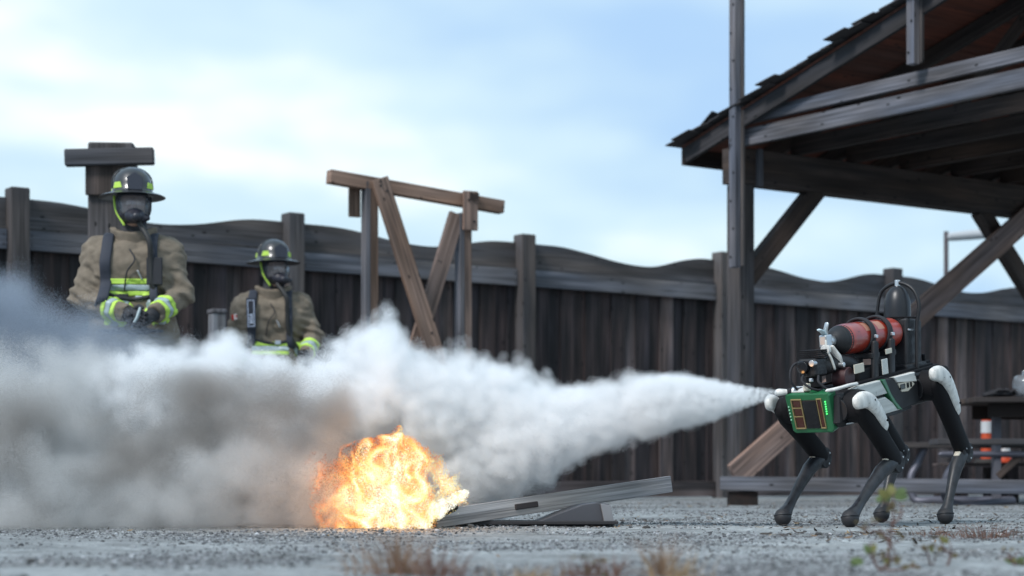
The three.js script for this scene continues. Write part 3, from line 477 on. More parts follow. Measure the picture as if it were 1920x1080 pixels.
  fp('lens', 0.016, 0.106, -0.010, -0.059, K.brownGlass, 0.007);
  const led = new THREE.MeshStandardMaterial({ color: 0x031a06, emissive: new THREE.Color().setRGB(0.10, 1.0, 0.22), emissiveIntensity: 1.6, roughness: 0.4 });
  for (let i = 0; i < 6; i++) mesh('led_light', inHead(moved(rbox(0.006, 0.0062, 0.006, 0.002, 1), fx + 0.0085, 0.036 - i * 0.0095, -0.089 + i * 0.0006)), led, head);
  const led2 = new THREE.MeshStandardMaterial({ color: 0x20302a, emissive: new THREE.Color().setRGB(0.35, 0.75, 0.55), emissiveIntensity: 0.7 });
  for (let i = 0; i < 5; i++) mesh('led_light', inHead(moved(rbox(0.006, 0.006, 0.005, 0.002, 1), fx + 0.0085, 0.020 - i * 0.013, 0.099)), led2, head);
  mesh('top_patch', inHead(moved(rbox(0.06, 0.008, 0.078, 0.003, 1), fx - 0.035, 0.0735, 0.055)), K.white, head);
  mesh('roll_trim', tube([bp(0.395, 0.074, -0.07), bp(0.36, 0.078, -0.10), bp(0.31, 0.082, -0.115), bp(0.25, 0.080, -0.115)], 0.007, 8, 12), K.white, robot);
}
{ // legs, from the hip to the knee to the foot
  const leg = (s, hip, knee, foot) => {
    const z = s * 0.17, d = V(knee[0] - hip[0], knee[1] - hip[1], 0), l = d.length(); d.normalize(); const back = V(d.y, -d.x, 0); if (back.x > 0) back.negate();   // outwards at the back of the thigh
    const P = (t, b, zz = 0) => V(hip[0] + d.x * l * t + back.x * b, hip[1] + d.y * l * t + back.y * b, z + zz * s);
    const th = mesh('thigh', sweep([P(-0.06, -0.012), P(0.10, -0.012), P(0.35, -0.008), P(0.65, -0.004), P(0.90, 0.002), P(1.0, 0.002)], [0.047, 0.050, 0.044, 0.040, 0.042, 0.038], [0.034, 0.037, 0.033, 0.030, 0.029, 0.027], 18, 4, 0.85), K.dark, robot);
    const sh = [P(s < 0 ? -0.29 : -0.22, s < 0 ? -0.066 : -0.034, 0.030), P(s < 0 ? -0.23 : -0.18, s < 0 ? -0.034 : -0.018, 0.034), P(-0.12, -0.008, 0.035), P(0.05, 0.006, 0.034), P(0.21, 0.013, 0.031), P(0.45, 0.024, 0.022)];
    mesh('thigh_shell', sweep(curve(sh, 18), [0.026, 0.029, 0.031, 0.032, 0.032, 0.0315, 0.031, 0.0305, 0.030, 0.0295, 0.029, 0.0285, 0.028, 0.0275, 0.027, 0.026, 0.025, 0.023, 0.020], [0.018, 0.019, 0.020, 0.020, 0.020, 0.020, 0.020, 0.020, 0.020, 0.020, 0.020, 0.019, 0.018, 0.018, 0.017, 0.016, 0.015, 0.013, 0.010], 20, 4, 0.75, V(0, 0, 1)), K.white, th);
    for (const [a, b2] of [[-0.1, 0.004], [0.30, 0.016]]) mesh('screw', moved(cyl(0.0045, 0.006, 8), ...P(a, b2, 0.052).toArray(), Math.PI / 2, 0, 0), K.dark, th);
    const kc = mesh('knee_joint', moved(cyl(0.042, 0.05, 22), knee[0], knee[1], z, Math.PI / 2, 0, 0), K.black, robot);
    for (const a of [0.6, 2.4, 4.1]) mesh('bolt', moved(cyl(0.004, 0.056, 8), knee[0] + 0.028 * Math.cos(a), knee[1] + 0.028 * Math.sin(a), z, Math.PI / 2, 0, 0), K.steel, kc);
    const e = V(foot[0] - knee[0], foot[1] - knee[1], 0), m = e.length(); e.normalize(); const fr = V(e.y, -e.x, 0); if (fr.x < 0) fr.negate();
    const Q = (t, b) => V(knee[0] + e.x * m * t + fr.x * b, knee[1] + e.y * m * t + fr.y * b, z);
    const sn = mesh('shin', sweep([Q(-0.02, 0), Q(0.12, 0.014), Q(0.28, 0.022), Q(0.5, 0.017), Q(0.72, 0.008), Q(0.86, 0.002), Q(0.97, 0)], [0.029, 0.032, 0.031, 0.024, 0.019, 0.021, 0.030], [0.025, 0.027, 0.025, 0.021, 0.018, 0.021, 0.029], 16, 3), K.leg, robot);
    mesh('knee_clip', sweep([Q(0.03, 0.030), Q(0.09, 0.040), Q(0.14, 0.044)], 0.007, 0.014, 8), K.cream, sn);
    const ft = mesh('foot', new THREE.SphereGeometry(0.0345, 22, 16).scale(1.0, 1.0, 0.95).translate(foot[0], 0.033, z), K.rubber, robot);
    mesh('sole_seam', moved(new THREE.TorusGeometry(0.0335, 0.0022, 6, 28), foot[0], 0.040, z, Math.PI / 2 + 0.15, 0.1, 0), K.leg, ft);
  };
  leg(-1, [0.296, 0.449], [0.073, 0.244], [0.405, 0.036]);
  leg(-1, [-0.296, 0.552], [-0.497, 0.287], [-0.342, 0.036]);
  leg(1, [0.297, 0.452], [0.041, 0.263], [0.324, 0.036]);
  leg(1, [-0.296, 0.548], [-0.600, 0.283], [-0.440, 0.036]);
}
{ // rack, straps, cross members, air cylinder in its roll hoop, camera head, nozzle
  const H = (x, y, z) => V(x, y, z);
  for (const [x, y0] of [[0.045, 0.735], [-0.085, 0.752]]) {
    const st = mesh('strap', moved(new THREE.TorusGeometry(0.0665, 0.007, 8, 40).scale(1, 1, 2.6), x, y0, 0, 0, Math.PI / 2, 0), K.nylon, robot); st.rotation.z = 0;
    mesh('buckle', moved(rbox(0.018, 0.014, 0.012, 0.003), x, y0 - 0.005, -0.076), K.steel, st);
    for (const s of [-1, 1]) mesh('upright', sweep([bp(x - 0.01, 0.07, s * 0.072), V(x, y0 - 0.03, s * 0.070)], [0.020, 0.018], [0.010, 0.010], 10, 2, 0.5), K.black, robot);
    mesh('saddle', moved(rbox(0.06, 0.022, 0.15, 0.004), x - 0.004, y0 - 0.078, 0, 0, 0, -0.13), K.black, robot);
  }
  mesh('equipment_box', inBody(moved(rbox(0.20, 0.045, 0.15, 0.006), 0.04, 0.096, 0.01)), K.dark, robot);
  mesh('label_plate', inBody(moved(rbox(0.045, 0.060, 0.004, 0.002), -0.02, 0.112, -0.089)), K.panel, robot);
  mesh('label_plate', inBody(moved(rbox(0.075, 0.035, 0.004, 0.002), 0.155, 0.128, -0.075)), K.cream, robot);
  mesh('label_plate', inBody(moved(rbox(0.05, 0.020, 0.004, 0.002), -0.075, 0.166, -0.080)), K.cream, robot);
  // power module behind
  const pm = mesh('power_module', moved(merge([moved(rbox(0.125, 0.21, 0.14, 0.012), -0.275, 0.715, 0), moved(rbox(0.17, 0.055, 0.17, 0.008), -0.270, 0.615, 0, 0, 0, -0.14)]), 0, 0, 0), K.black, robot);
  for (const y of [0.668, 0.652]) mesh('indicator_light', moved(rbox(0.008, 0.006, 0.004, 0.001, 1), -0.300, y + 0.01, -0.072), new THREE.MeshStandardMaterial({ color: 0x302010, emissive: new THREE.Color().setRGB(1.0, 0.75, 0.4), emissiveIntensity: 1.2 }), pm);
  mesh('latch', moved(rbox(0.04, 0.008, 0.006, 0.002), -0.235, 0.772, -0.073), K.steel, pm);
  const air = mesh('air_cylinder', moved(new THREE.LatheGeometry([[0.001, -0.115], [0.048, -0.112], [0.054, -0.10], [0.054, 0.02], [0.052, 0.055], [0.044, 0.085], [0.030, 0.107], [0.014, 0.117], [0.001, 0.119]].map(([a, b]) => new THREE.Vector2(a, b)), 32), -0.262, 0.835, 0), mat(0.010, 0.010, 0.013, 0.38), robot);
  mesh('valve', moved(cyl(0.011, 0.03, 14), -0.262, 0.962, 0), K.steel, air);
  const hp = [V(-0.262, 0.62, -0.088), V(-0.262, 0.80, -0.088), V(-0.262, 0.875, -0.096), V(-0.262, 0.935, -0.070), V(-0.262, 0.963, -0.02), V(-0.262, 0.963, 0.02), V(-0.262, 0.935, 0.070), V(-0.262, 0.875, 0.088), V(-0.262, 0.80, 0.090), V(-0.262, 0.62, 0.090)];
  mesh('roll_hoop', tube(hp, 0.0075, 10, 60), K.black, robot);
  mesh('cross_wire', tube([V(-0.262, 0.822, -0.088), V(-0.205, 0.822, -0.03), V(-0.205, 0.822, 0.03), V(-0.262, 0.822, 0.098)], 0.004, 6, 16), K.dark, robot);
  const tl = mesh('tail_bracket', inBody(merge([moved(rbox(0.10, 0.014, 0.14, 0.004), -0.38, 0.082, 0), moved(cyl(0.008, 0.03, 10), -0.41, 0.10, -0.05), moved(cyl(0.012, 0.022, 10), -0.36, 0.098, -0.04)])), K.dark, robot);
  // camera head, its hoses and a curved arm
  const cb = mesh('camera_head', moved(rbox(0.085, 0.070, 0.080, 0.012), 0.352, 0.600, 0.02, 0, 0, -0.1), K.black, robot);
  mesh('camera_lens', moved(cyl(0.024, 0.03, 20), 0.402, 0.598, 0.030, 0, 0, Math.PI / 2 - 0.1), K.glass, cb);
  mesh('camera_lens', moved(cyl(0.012, 0.024, 16), 0.398, 0.612, -0.008, 0, 0, Math.PI / 2 - 0.1), K.steel, cb);
  for (let i = 0; i < 4; i++) mesh('cooling_fin', moved(rbox(0.075, 0.004, 0.085, 0.0015, 1), 0.348, 0.640 + i * 0.008, 0.02, 0, 0, -0.1), K.dark, cb);
  mesh('swivel', moved(cyl(0.030, 0.05, 20), 0.345, 0.548, 0.02), K.dark, robot);
  mesh('curved_arm', sweep(curve([V(0.30, 0.605, 0.0), V(0.22, 0.622, -0.01), V(0.13, 0.615, -0.015), V(0.07, 0.580, -0.015), V(0.05, 0.555, -0.01)], 16), 0.034, 0.030, 14, 3), K.black, robot);
  mesh('arm_housing', moved(cyl(0.040, 0.06, 22), 0.215, 0.565, -0.030, Math.PI / 2, 0, 0), K.maroon, robot);
  mesh('arm_knob', moved(cyl(0.010, 0.07, 12), 0.250, 0.612, -0.02, Math.PI / 2, 0, 0), K.steel, robot);
  for (const pts of [[[0.40, 0.575, 0.03], [0.43, 0.545, 0.02], [0.425, 0.520, -0.01], [0.39, 0.510, -0.03], [0.34, 0.515, -0.03]], [[0.38, 0.565, -0.02], [0.41, 0.54, -0.04], [0.39, 0.515, -0.06], [0.33, 0.505, -0.06]], [[0.36, 0.63, 0.05], [0.42, 0.60, 0.07], [0.43, 0.55, 0.07], [0.40, 0.515, 0.06]]]) mesh('cable', tube(pts.map((p) => V(...p)), 0.0048, 7, 20), K.nylon, robot);
  mesh('connector', moved(rbox(0.016, 0.014, 0.012, 0.003), 0.415, 0.548, -0.01), K.steel, robot);
  mesh('connector', moved(rbox(0.028, 0.03, 0.02, 0.005), 0.395, 0.523, 0.02), K.cream, robot);
  // hose and white spray nozzle turned across the body towards the fire
  const nz = V(0.405, 0.508, 0.10), tip = V(0.424, 0.506, 0.128);
  mesh('hose', tube([V(0.18, 0.525, -0.01), V(0.28, 0.522, 0.01), V(0.35, 0.516, 0.05), nz], 0.012, 10, 20), K.nylon, robot);
  mesh('hose_collar', sweep([V(0.375, 0.512, 0.07), V(0.39, 0.510, 0.085)], 0.016, 0.016, 12, 1), K.steel, robot);
  mesh('nozzle', sweep([nz, nz.clone().lerp(tip, 0.4), nz.clone().lerp(tip, 0.8), tip], [0.010, 0.012, 0.014, 0.014], [0.010, 0.012, 0.014, 0.014], 16, 2), K.white, robot);
}
{ // extinguisher strapped into the rack
  const A = new THREE.Matrix4().makeRotationZ(-0.128).setPosition(0, 0.736, 0), e = thing('fire_extinguisher', 'red fire extinguisher lying strapped along the robot\'s back', 'fire extinguisher', ROBOT, RTURN);
  const q = (g) => g.applyMatrix4(A);
  mesh('cylinder', q(moved(new THREE.LatheGeometry([[0.001, -0.215], [0.045, -0.213], [0.057, -0.205], [0.060, -0.192], [0.060, 0.16], [0.057, 0.19], [0.047, 0.218], [0.030, 0.236], [0.020, 0.245]].map(([x, y]) => new THREE.Vector2(x, y)), 40), 0.0, 0, 0, 0, 0, -Math.PI / 2)), K.red, e);
  mesh('shoulder_cap', q(moved(new THREE.LatheGeometry([[0.0585, 0.182], [0.054, 0.203], [0.044, 0.226], [0.028, 0.243], [0.02, 0.25]].map(([x, y]) => new THREE.Vector2(x, y)), 32), 0, 0, 0, 0, 0, -Math.PI / 2)), K.black, e);
  mesh('collar', q(moved(cyl(0.020, 0.03, 18), 0.262, 0, 0, 0, 0, Math.PI / 2)), K.steel, e);
  const v = mesh('valve_body', q(moved(rbox(0.045, 0.05, 0.034, 0.006), 0.295, 0.002, 0)), K.steel, e);
  mesh('lever', q(sweep([V(0.285, 0.020, 0), V(0.300, 0.045, -0.005), V(0.292, 0.070, -0.008)], [0.004, 0.005, 0.004], [0.008, 0.010, 0.009], 8)), K.steel, v);
  mesh('lever', q(sweep([V(0.295, 0.025, 0), V(0.318, 0.042, 0), V(0.338, 0.048, 0)], [0.005, 0.006, 0.005], [0.010, 0.012, 0.010], 8)), mat(0.5, 0.62, 0.66, 0.35), v);
  mesh('gauge', q(moved(cyl(0.019, 0.016, 20), 0.318, -0.028, -0.012, 0, 0, Math.PI / 2)), K.white, v);
  mesh('grey_bracket', q(sweep([V(0.29, -0.02, -0.02), V(0.265, -0.06, -0.03), V(0.25, -0.085, -0.03)], [0.006, 0.010, 0.008], [0.014, 0.018, 0.014], 8)), K.white, v);
  mesh('drain_hose', tube([V(0.318, 0.70, -0.015), V(0.315, 0.665, -0.02), V(0.30, 0.63, -0.03), V(0.285, 0.595, -0.035)], 0.005, 8, 14), K.panel, e);
  for (const x of [-0.02, 0.075]) mesh('reflective_label', q(moved(new THREE.CylinderGeometry(0.0604, 0.0604, 0.05, 16, 1, true, 3.55, 0.75), x - 0.02, 0, 0, 0, 0, -Math.PI / 2)), mat(0.42, 0.20, 0.14, 0.35), e);
}

// ---------------------------------------------------------------- firefighters
const cone = (p, a, b, ra, rb) => { const bx = b[0] - a[0], by = b[1] - a[1], bz = b[2] - a[2], px = p[0] - a[0], py = p[1] - a[1], pz = p[2] - a[2], h = clamp((px * bx + py * by + pz * bz) / (bx * bx + by * by + bz * bz || 1e-9)); return Math.hypot(px - bx * h, py - by * h, pz - bz * h) - lerp(ra, rb, h); };
const ball = (p, c, r) => { const k = Math.hypot((p[0] - c[0]) / r[0], (p[1] - c[1]) / r[1], (p[2] - c[2]) / r[2]); return (k - 1) * Math.min(...r); };
const smin = (a, b, k) => { const h = clamp(0.5 + 0.5 * (b - a) / k); return lerp(b, a, h) - k * h * (1 - h); };
const T = {
  coat: new THREE.MeshStandardMaterial({ color: new THREE.Color().setRGB(0.25, 0.205, 0.155), roughness: 0.95 }),
  lime: mat(0.48, 0.72, 0.10, 0.6), silver: mat(0.34, 0.42, 0.44, 0.4), black: mat(0.016, 0.017, 0.022, 0.7), web: mat(0.025, 0.03, 0.045, 0.75), helmet: new THREE.MeshPhysicalMaterial({ color: new THREE.Color().setRGB(0.02, 0.02, 0.022), roughness: 0.4, clearcoat: 0.4 }),
  skin: mat(0.55, 0.34, 0.25, 0.6), mask: mat(0.02, 0.02, 0.03, 0.45), lens: new THREE.MeshPhysicalMaterial({ color: new THREE.Color().setRGB(0.85, 0.88, 0.92), roughness: 0.04, transmission: 0.95, thickness: 0, ior: 1.5 }), hood: mat(0.05, 0.05, 0.055, 0.9), rubber: mat(0.02, 0.02, 0.02, 0.6), steel: mat(0.62, 0.63, 0.65, 0.3, { metalness: 0.9 }),
};
{ // cloth weave and grime for the coats
  const W = 256, r = rngOf(77), t = dataTex(W, W, (i, j) => { const a = 0.86 + 0.2 * fbm(i / 40, j / 40, 3, 4) + 0.05 * (r() - 0.5); return [a, a, a]; }, true, THREE.MirroredRepeatWrapping); t.repeat.set(2.5, 2.5);
  const b = dataTex(W, W, (i, j) => { const a = 0.5 + 0.25 * Math.sin(i * 0.8) * Math.sin(j * 0.8) + 0.3 * fbm(i / 18, j / 18, 9, 3); return [a, a, a]; }, false, THREE.MirroredRepeatWrapping); b.repeat.set(2.5, 2.5);
  T.coat.map = t; T.coat.bumpMap = b; T.coat.bumpScale = 0.004;
}
// j: joints of the figure (y up, facing +z); turn: of the head
function person(o) {
  const { j, pos, turn, label, head } = o, f = thing('person', label, 'person', pos, turn, undefined);
  const wr = o.wrinkle;
  const arms = (p, x) => { let d = 9; for (const s of [0, 1]) { d = Math.min(d, smin(cone(p, j.sh[s], j.el[s], 0.056 + x, 0.044 + x), cone(p, j.el[s], j.wr[s], 0.044 + x, 0.031 + x * 0.8), 0.03)); } return d; };
  const torso = (p, x) => { let d = cone(p, [-0.10, 1.32, -0.01], [0.10, 1.32, -0.01], 0.125 + x, 0.125 + x); d = smin(d, cone(p, [-0.08, 1.08, 0], [0.08, 1.08, 0], 0.115 + x, 0.115 + x), 0.08); d = smin(d, cone(p, [-0.085, 0.93, -0.01], [0.085, 0.93, -0.01], 0.12 + x, 0.12 + x), 0.08); d = smin(d, cone(p, j.sh[0], j.sh[1], 0.060 + x, 0.060 + x), 0.07); return d; };
  const legs = (p, x) => Math.min(smin(cone(p, j.hip[0], j.kn[0], 0.085 + x, 0.058 + x), cone(p, j.kn[0], j.an[0], 0.056 + x, 0.04 + x), 0.03), smin(cone(p, j.hip[1], j.kn[1], 0.085 + x, 0.058 + x), cone(p, j.kn[1], j.an[1], 0.056 + x, 0.04 + x), 0.03));
  // the figure itself: trunk, limbs, neck and a head with brow, nose, lips, chin and ears
  const ch = Math.cos(head), sh = Math.sin(head), hl = (p) => { const x = p[0] - j.head[0], z = p[2] - j.head[2]; return [x * ch - z * sh, p[1] - j.head[1], x * sh + z * ch]; };
  const skull = (p) => { const q = hl(p); let d = ball(q, [0, 0.035, -0.012], [0.077, 0.098, 0.096]); d = smin(d, ball(q, [0, -0.045, 0.025], [0.058, 0.068, 0.066]), 0.03); d = smin(d, cone(q, [0, 0.015, 0.088], [0, -0.022, 0.108], 0.009, 0.014), 0.012); d = smin(d, ball(q, [0, 0.022, 0.082], [0.045, 0.009, 0.012]), 0.012); d = smin(d, ball(q, [0, -0.058, 0.086], [0.022, 0.008, 0.010]), 0.008); for (const s of [-1, 1]) { d = smin(d, ball(q, [s * 0.078, 0, -0.01], [0.012, 0.03, 0.018]), 0.008); d = Math.max(d, -ball(q, [s * 0.031, 0.004, 0.098], [0.015, 0.010, 0.014])); d = smin(d, ball(q, [s * 0.031, 0.002, 0.080], [0.013, 0.012, 0.013]), 0.004); } return d; };
  const hand = (p) => { let d = 9; for (const s of [0, 1]) d = Math.min(d, cone(p, j.wr[s], j.palm[s], 0.024, 0.018)); return d; };
  const whole = (p) => smin(smin(smin(smin(torso(p, 0), legs(p, 0), 0.05), arms(p, 0), 0.03), cone(p, [0, 1.40, -0.02], [j.head[0] * 0.7, j.head[1] - 0.05, -0.01], 0.062, 0.056), 0.04), Math.min(skull(p), hand(p)), 0.02);
  const bodyG = isosurface((x, y, z) => whole([x, y, z]), [-0.5, 0.02, -0.3], [0.5, 1.86, 0.45], 0.014);
  mesh('body', bodyG, T.skin, f);
  const fold = (p) => 0.018 * fbm(p[0] * 6 + wr, p[1] * 9, p[2] * 6, 3) - 0.022 * Math.abs(N3(p[0] * 13 + p[1] * 9, p[1] * 15 + wr, p[2] * 13));
  const sleeveFold = (p) => { let m = 9; for (const s of [0, 1]) m = Math.min(m, Math.hypot(p[0] - j.el[s][0], p[1] - j.el[s][1], p[2] - j.el[s][2])); return 0.014 * Math.exp(-m * m / 0.012) * Math.sin(p[1] * 95 + 45 * p[0] + 4 * N3(p[0] * 8, p[1] * 8, wr)); };
  const coat = (p) => { let d = smin(torso(p, 0.030), arms(p, 0.019), 0.03); d = smin(d, cone(p, [-0.09, 0.84, -0.01], [0.09, 0.84, -0.01], 0.165, 0.165), 0.08); d = Math.max(d, 0.74 - p[1], p[1] - 1.53); for (const s of [0, 1]) { const a = j.el[s], b = j.wr[s], l = Math.hypot(b[0] - a[0], b[1] - a[1], b[2] - a[2]), t = ((p[0] - a[0]) * (b[0] - a[0]) + (p[1] - a[1]) * (b[1] - a[1]) + (p[2] - a[2]) * (b[2] - a[2])) / l; const near = cone(p, a, b, 0.1, 0.1); if (near < 0) d = Math.max(d, Math.min(t - l - 0.005, 9)); } return d + fold(p) + sleeveFold(p); };
  const cm = mesh('turnout_coat', isosurface((x, y, z) => coat([x, y, z]), [-0.52, 0.70, -0.34], [0.52, 1.58, 0.52], 0.0115), T.coat, f);
  mesh('coat_collar', isosurface((x, y, z) => { const p = [x, y, z], q = Math.hypot(x - j.head[0] * 0.4, z + 0.01); return Math.max(Math.abs(q - 0.092 - 0.02 * (y - 1.45) / 0.1) - 0.016, 1.44 - y, y - (1.555 - 0.5 * Math.max(0, z - 0.02)) ) + 0.15 * fold(p); }, [-0.2, 1.4, -0.2], [0.2, 1.62, 0.2], 0.009), T.coat, cm);
  mesh('trousers', isosurface((x, y, z) => { const p = [x, y, z]; return Math.max(smin(legs(p, 0.045), cone(p, [-0.08, 0.92, 0], [0.08, 0.92, 0], 0.15, 0.15), 0.05), 0.10 - y, y - 0.95) + fold(p); }, [-0.34, 0.06, -0.26], [0.34, 1.0, 0.3], 0.016), T.coat, f);
  for (const s of [0, 1]) { const a = j.an[s]; mesh('boot', isosurface((x, y, z) => Math.max(smin(cone([x, y, z], [a[0], 0.30, a[2]], [a[0], 0.07, a[2]], 0.075, 0.062), cone([x, y, z], [a[0], 0.045, a[2] - 0.03], [a[0] * 1.08, 0.04, a[2] + 0.16], 0.05, 0.046), 0.05), -y, y - 0.3), [a[0] - 0.13, -0.02, a[2] - 0.16], [a[0] + 0.13, 0.34, a[2] + 0.28], 0.012), T.rubber, f); }
  // bands of trim: the coat's own surface, a little proud, between two planes
  const band = (name, m, keep, lo, hi, lift = 0.006) => mesh(name, isosurface((x, y, z) => { const p = [x, y, z]; return Math.max(coat(p) - lift, keep(p)); }, lo, hi, 0.0085), m, cm);
  for (const y of o.stripes) { const k = (p, c, h) => Math.max(Math.abs(p[1] - c) - h, Math.abs(p[0]) - 0.128); const bx = [[-0.26, y - 0.1, -0.26], [0.26, y + 0.1, 0.3]]; band('lime_stripe', T.lime, (p) => k(p, y + 0.032, 0.015), ...bx); band('silver_stripe', T.silver, (p) => k(p, y, 0.0165), ...bx, 0.0045); band('lime_stripe', T.lime, (p) => k(p, y - 0.032, 0.015), ...bx); }
  for (const s of [0, 1]) {
    const a = j.el[s], b = j.wr[s], l = Math.hypot(b[0] - a[0], b[1] - a[1], b[2] - a[2]), c = (p, q, h) => Math.max(Math.abs(((p[0] - a[0]) * (b[0] - a[0]) + (p[1] - a[1]) * (b[1] - a[1]) + (p[2] - a[2]) * (b[2] - a[2])) / l - q) - h, cone(p, a, b, 0.10, 0.10)), m = [0, 1, 2].map((i) => lerp(a[i], b[i], 0.72)), bx = [m.map((x) => x - 0.15), m.map((x) => x + 0.15)];
    band('lime_stripe', T.lime, (p) => c(p, l * 0.72 - 0.032, 0.015), ...bx); band('silver_stripe', T.silver, (p) => c(p, l * 0.72, 0.0165), ...bx, 0.0045); band('lime_stripe', T.lime, (p) => c(p, l * 0.72 + 0.032, 0.015), ...bx);
    // gloves: cuff, palm, four unequal bent fingers and a thumb
    const w = V(...j.wr[s]), pm = V(...j.palm[s]), ax = pm.clone().sub(w).normalize(), inn = V(...o.grip).sub(pm).normalize(), ac = ax.clone().cross(inn).normalize().multiplyScalar(s ? -1 : 1);
    const fg = [sweep([w.clone().addScaledVector(ax, -0.03), w.clone().addScaledVector(ax, 0.03)], [0.043, 0.038], [0.043, 0.036], 14, 2), sweep([w.clone().addScaledVector(ax, 0.02), pm, pm.clone().addScaledVector(ax, 0.035)], [0.034, 0.044, 0.040], [0.026, 0.026, 0.022], 14, 3, 1, inn)];
    [0.068, 0.078, 0.074, 0.058].forEach((L, k) => { const r0 = pm.clone().addScaledVector(ax, 0.04).addScaledVector(ac, (k - 1.5) * 0.021), a1 = r0.clone().addScaledVector(ax, L * 0.45).addScaledVector(inn, L * 0.15), a2 = a1.clone().addScaledVector(ax, L * 0.12).addScaledVector(inn, L * 0.42), a3 = a2.clone().addScaledVector(ax, -L * 0.25).addScaledVector(inn, L * 0.20); fg.push(sweep([r0, a1, a2, a3], [0.0115, 0.0115, 0.0105, 0.0095], [0.0115, 0.0115, 0.0105, 0.0095], 8, 2, 1, ac)); });
    const th = pm.clone().addScaledVector(ac, -0.036).addScaledVector(ax, -0.012), t1 = th.clone().addScaledVector(ac, -0.022).addScaledVector(ax, 0.025).addScaledVector(inn, 0.012), t2 = t1.clone().addScaledVector(ax, 0.022).addScaledVector(inn, 0.024); fg.push(sweep([th, t1, t2], [0.015, 0.013, 0.011], [0.015, 0.013, 0.011], 8, 2, 1, ac));
    mesh('glove', merge(fg), T.black, f);
  }
  // hood, mask and helmet on the head
  const hg = new THREE.Group(); hg.name = 'helmet'; hg.position.set(...j.head); hg.rotation.y = head; f.add(hg); hg.userData.label = o.helmetLabel;
  mesh('shell', new THREE.LatheGeometry([[0.205, 0.052], [0.19, 0.060], [0.145, 0.070], [0.125, 0.085], [0.122, 0.12], [0.108, 0.165], [0.075, 0.198], [0.035, 0.212], [0.001, 0.215]].map(([x, y]) => new THREE.Vector2(x, y)), 40).scale(0.88, 1, 1.05).translate(0, 0, -0.02), T.helmet, hg);
  for (let k = 0; k < 5; k++) { const a = (k - 2) * 0.42 * 2; mesh('ridge', moved(sweep(curve([V(0.112, 0.10, 0), V(0.100, 0.165, 0), V(0.06, 0.203, 0), V(0.005, 0.218, 0)], 10), 0.004, 0.005, 6), 0, 0, -0.02, 0, a + Math.PI / 2, 0), T.helmet, hg); }
  for (const a of [0.9, 2.24, -0.9, -2.24]) mesh('reflective_mark', moved(plate([[-0.032, -0.016], [0.032, -0.016], [0.02, 0.016], [-0.02, 0.016]], 0.004, 0.001), 0.108 * Math.sin(a), 0.108, 0.122 * Math.cos(a) - 0.02, 0, a, 0), T.lime, hg);
  mesh('shield', moved(plate([[-0.038, 0], [0.038, 0], [0.044, 0.07], [0, 0.10], [-0.044, 0.07]], 0.006, 0.002), 0, 0.075, 0.118, -0.16, 0, 0), T.web, hg);
  for (const s of [-1, 1]) mesh('chin_strap', tube([V(s * 0.098, 0.055, -0.01), V(s * 0.09, -0.03, 0.02), V(s * 0.05, -0.105, 0.04)], 0.007, 8, 14), s < 0 ? T.lime : T.web, hg);
  mesh('hood', isosurface((x, y, z) => { const p = [x, y, z], q = hl(p); return Math.max(Math.min(skull(p) - 0.010, cone(p, [0, 1.42, -0.02], [j.head[0] * 0.7, j.head[1] - 0.05, -0.01], 0.078, 0.070)), q[2] - 0.030 - 0.25 * Math.max(0, -q[1] - 0.09), y - j.head[1] - 0.08); }, [j.head[0] - 0.15, 1.4, -0.2], [j.head[0] + 0.15, j.head[1] + 0.12, 0.2], 0.009), T.hood, f);
  const mk = new THREE.Group(); mk.name = 'breathing_mask'; mk.position.set(...j.head); mk.rotation.y = head; f.add(mk);
  mesh('lens', isosurface((x, y, z) => Math.max(Math.abs(ball([x, y, z], [0, 0.0, 0.015], [0.088, 0.098, 0.112])) - 0.003, 0.045 - z, -0.055 - y, y - 0.055), [-0.11, -0.1, 0.02], [0.11, 0.1, 0.15], 0.007), T.lens, mk);
  mesh('frame', isosurface((x, y, z) => { const d = ball([x, y, z], [0, 0, 0.015], [0.090, 0.100, 0.114]); return Math.max(Math.abs(d) - 0.007, 0.034 - z, -Math.min(Math.max(0.052 - z, Math.abs(y) - 0.052), 9) > 0 && Math.abs(y) < 0.048 && z > 0.058 ? 0.02 : -1); }, [-0.12, -0.12, 0.02], [0.12, 0.12, 0.15], 0.007), T.mask, mk);
  mesh('nose_cup', isosurface((x, y, z) => { const p = [x, y, z]; let d = ball(p, [0, -0.062, 0.098], [0.055, 0.042, 0.050]); d = smin(d, cone(p, [0, -0.068, 0.12], [0, -0.074, 0.165], 0.034, 0.026), 0.02); d = smin(d, cone(p, [0.03, -0.08, 0.11], [0.065, -0.075, 0.12], 0.02, 0.016), 0.012); return d; }, [-0.09, -0.13, 0.03], [0.11, 0.0, 0.22], 0.007), T.mask, mk);
  // breathing set: tank, straps over the chest, hoses
  const strap = (pts, w, m = T.web, name = 'harness_strap') => mesh(name, sweep(curve(pts.map((p) => V(...p)), 22), 0.009, w, 10, 1, 0.6, V(1, 0, 0)), m, f);
  const front = (x, y, out = 0.012) => { let z = 0.34; while (z > 0 && coat([x, y, z]) > 0) z -= 0.004; return [x, y, z + out]; };
  for (const s of [-1, 1]) { strap([[s * 0.105, 1.47, -0.15], [s * 0.12, 1.515, -0.06], [s * 0.122, 1.50, 0.07], front(s * 0.125, 1.42), front(s * 0.13, 1.34), front(s * 0.128, 1.24), front(s * 0.135, 1.14), [s * 0.19, 1.08, 0.05]], s < 0 ? 0.030 : 0.022); }
  strap([front(-0.15, 1.19), front(-0.06, 1.16), front(0.02, 1.15), front(0.09, 1.16), front(0.145, 1.18)], 0.010, T.black, 'chest_strap');
  mesh('buckle', moved(rbox(0.04, 0.028, 0.012, 0.004), ...front(0.05, 1.155, 0.014)), T.steel, f);
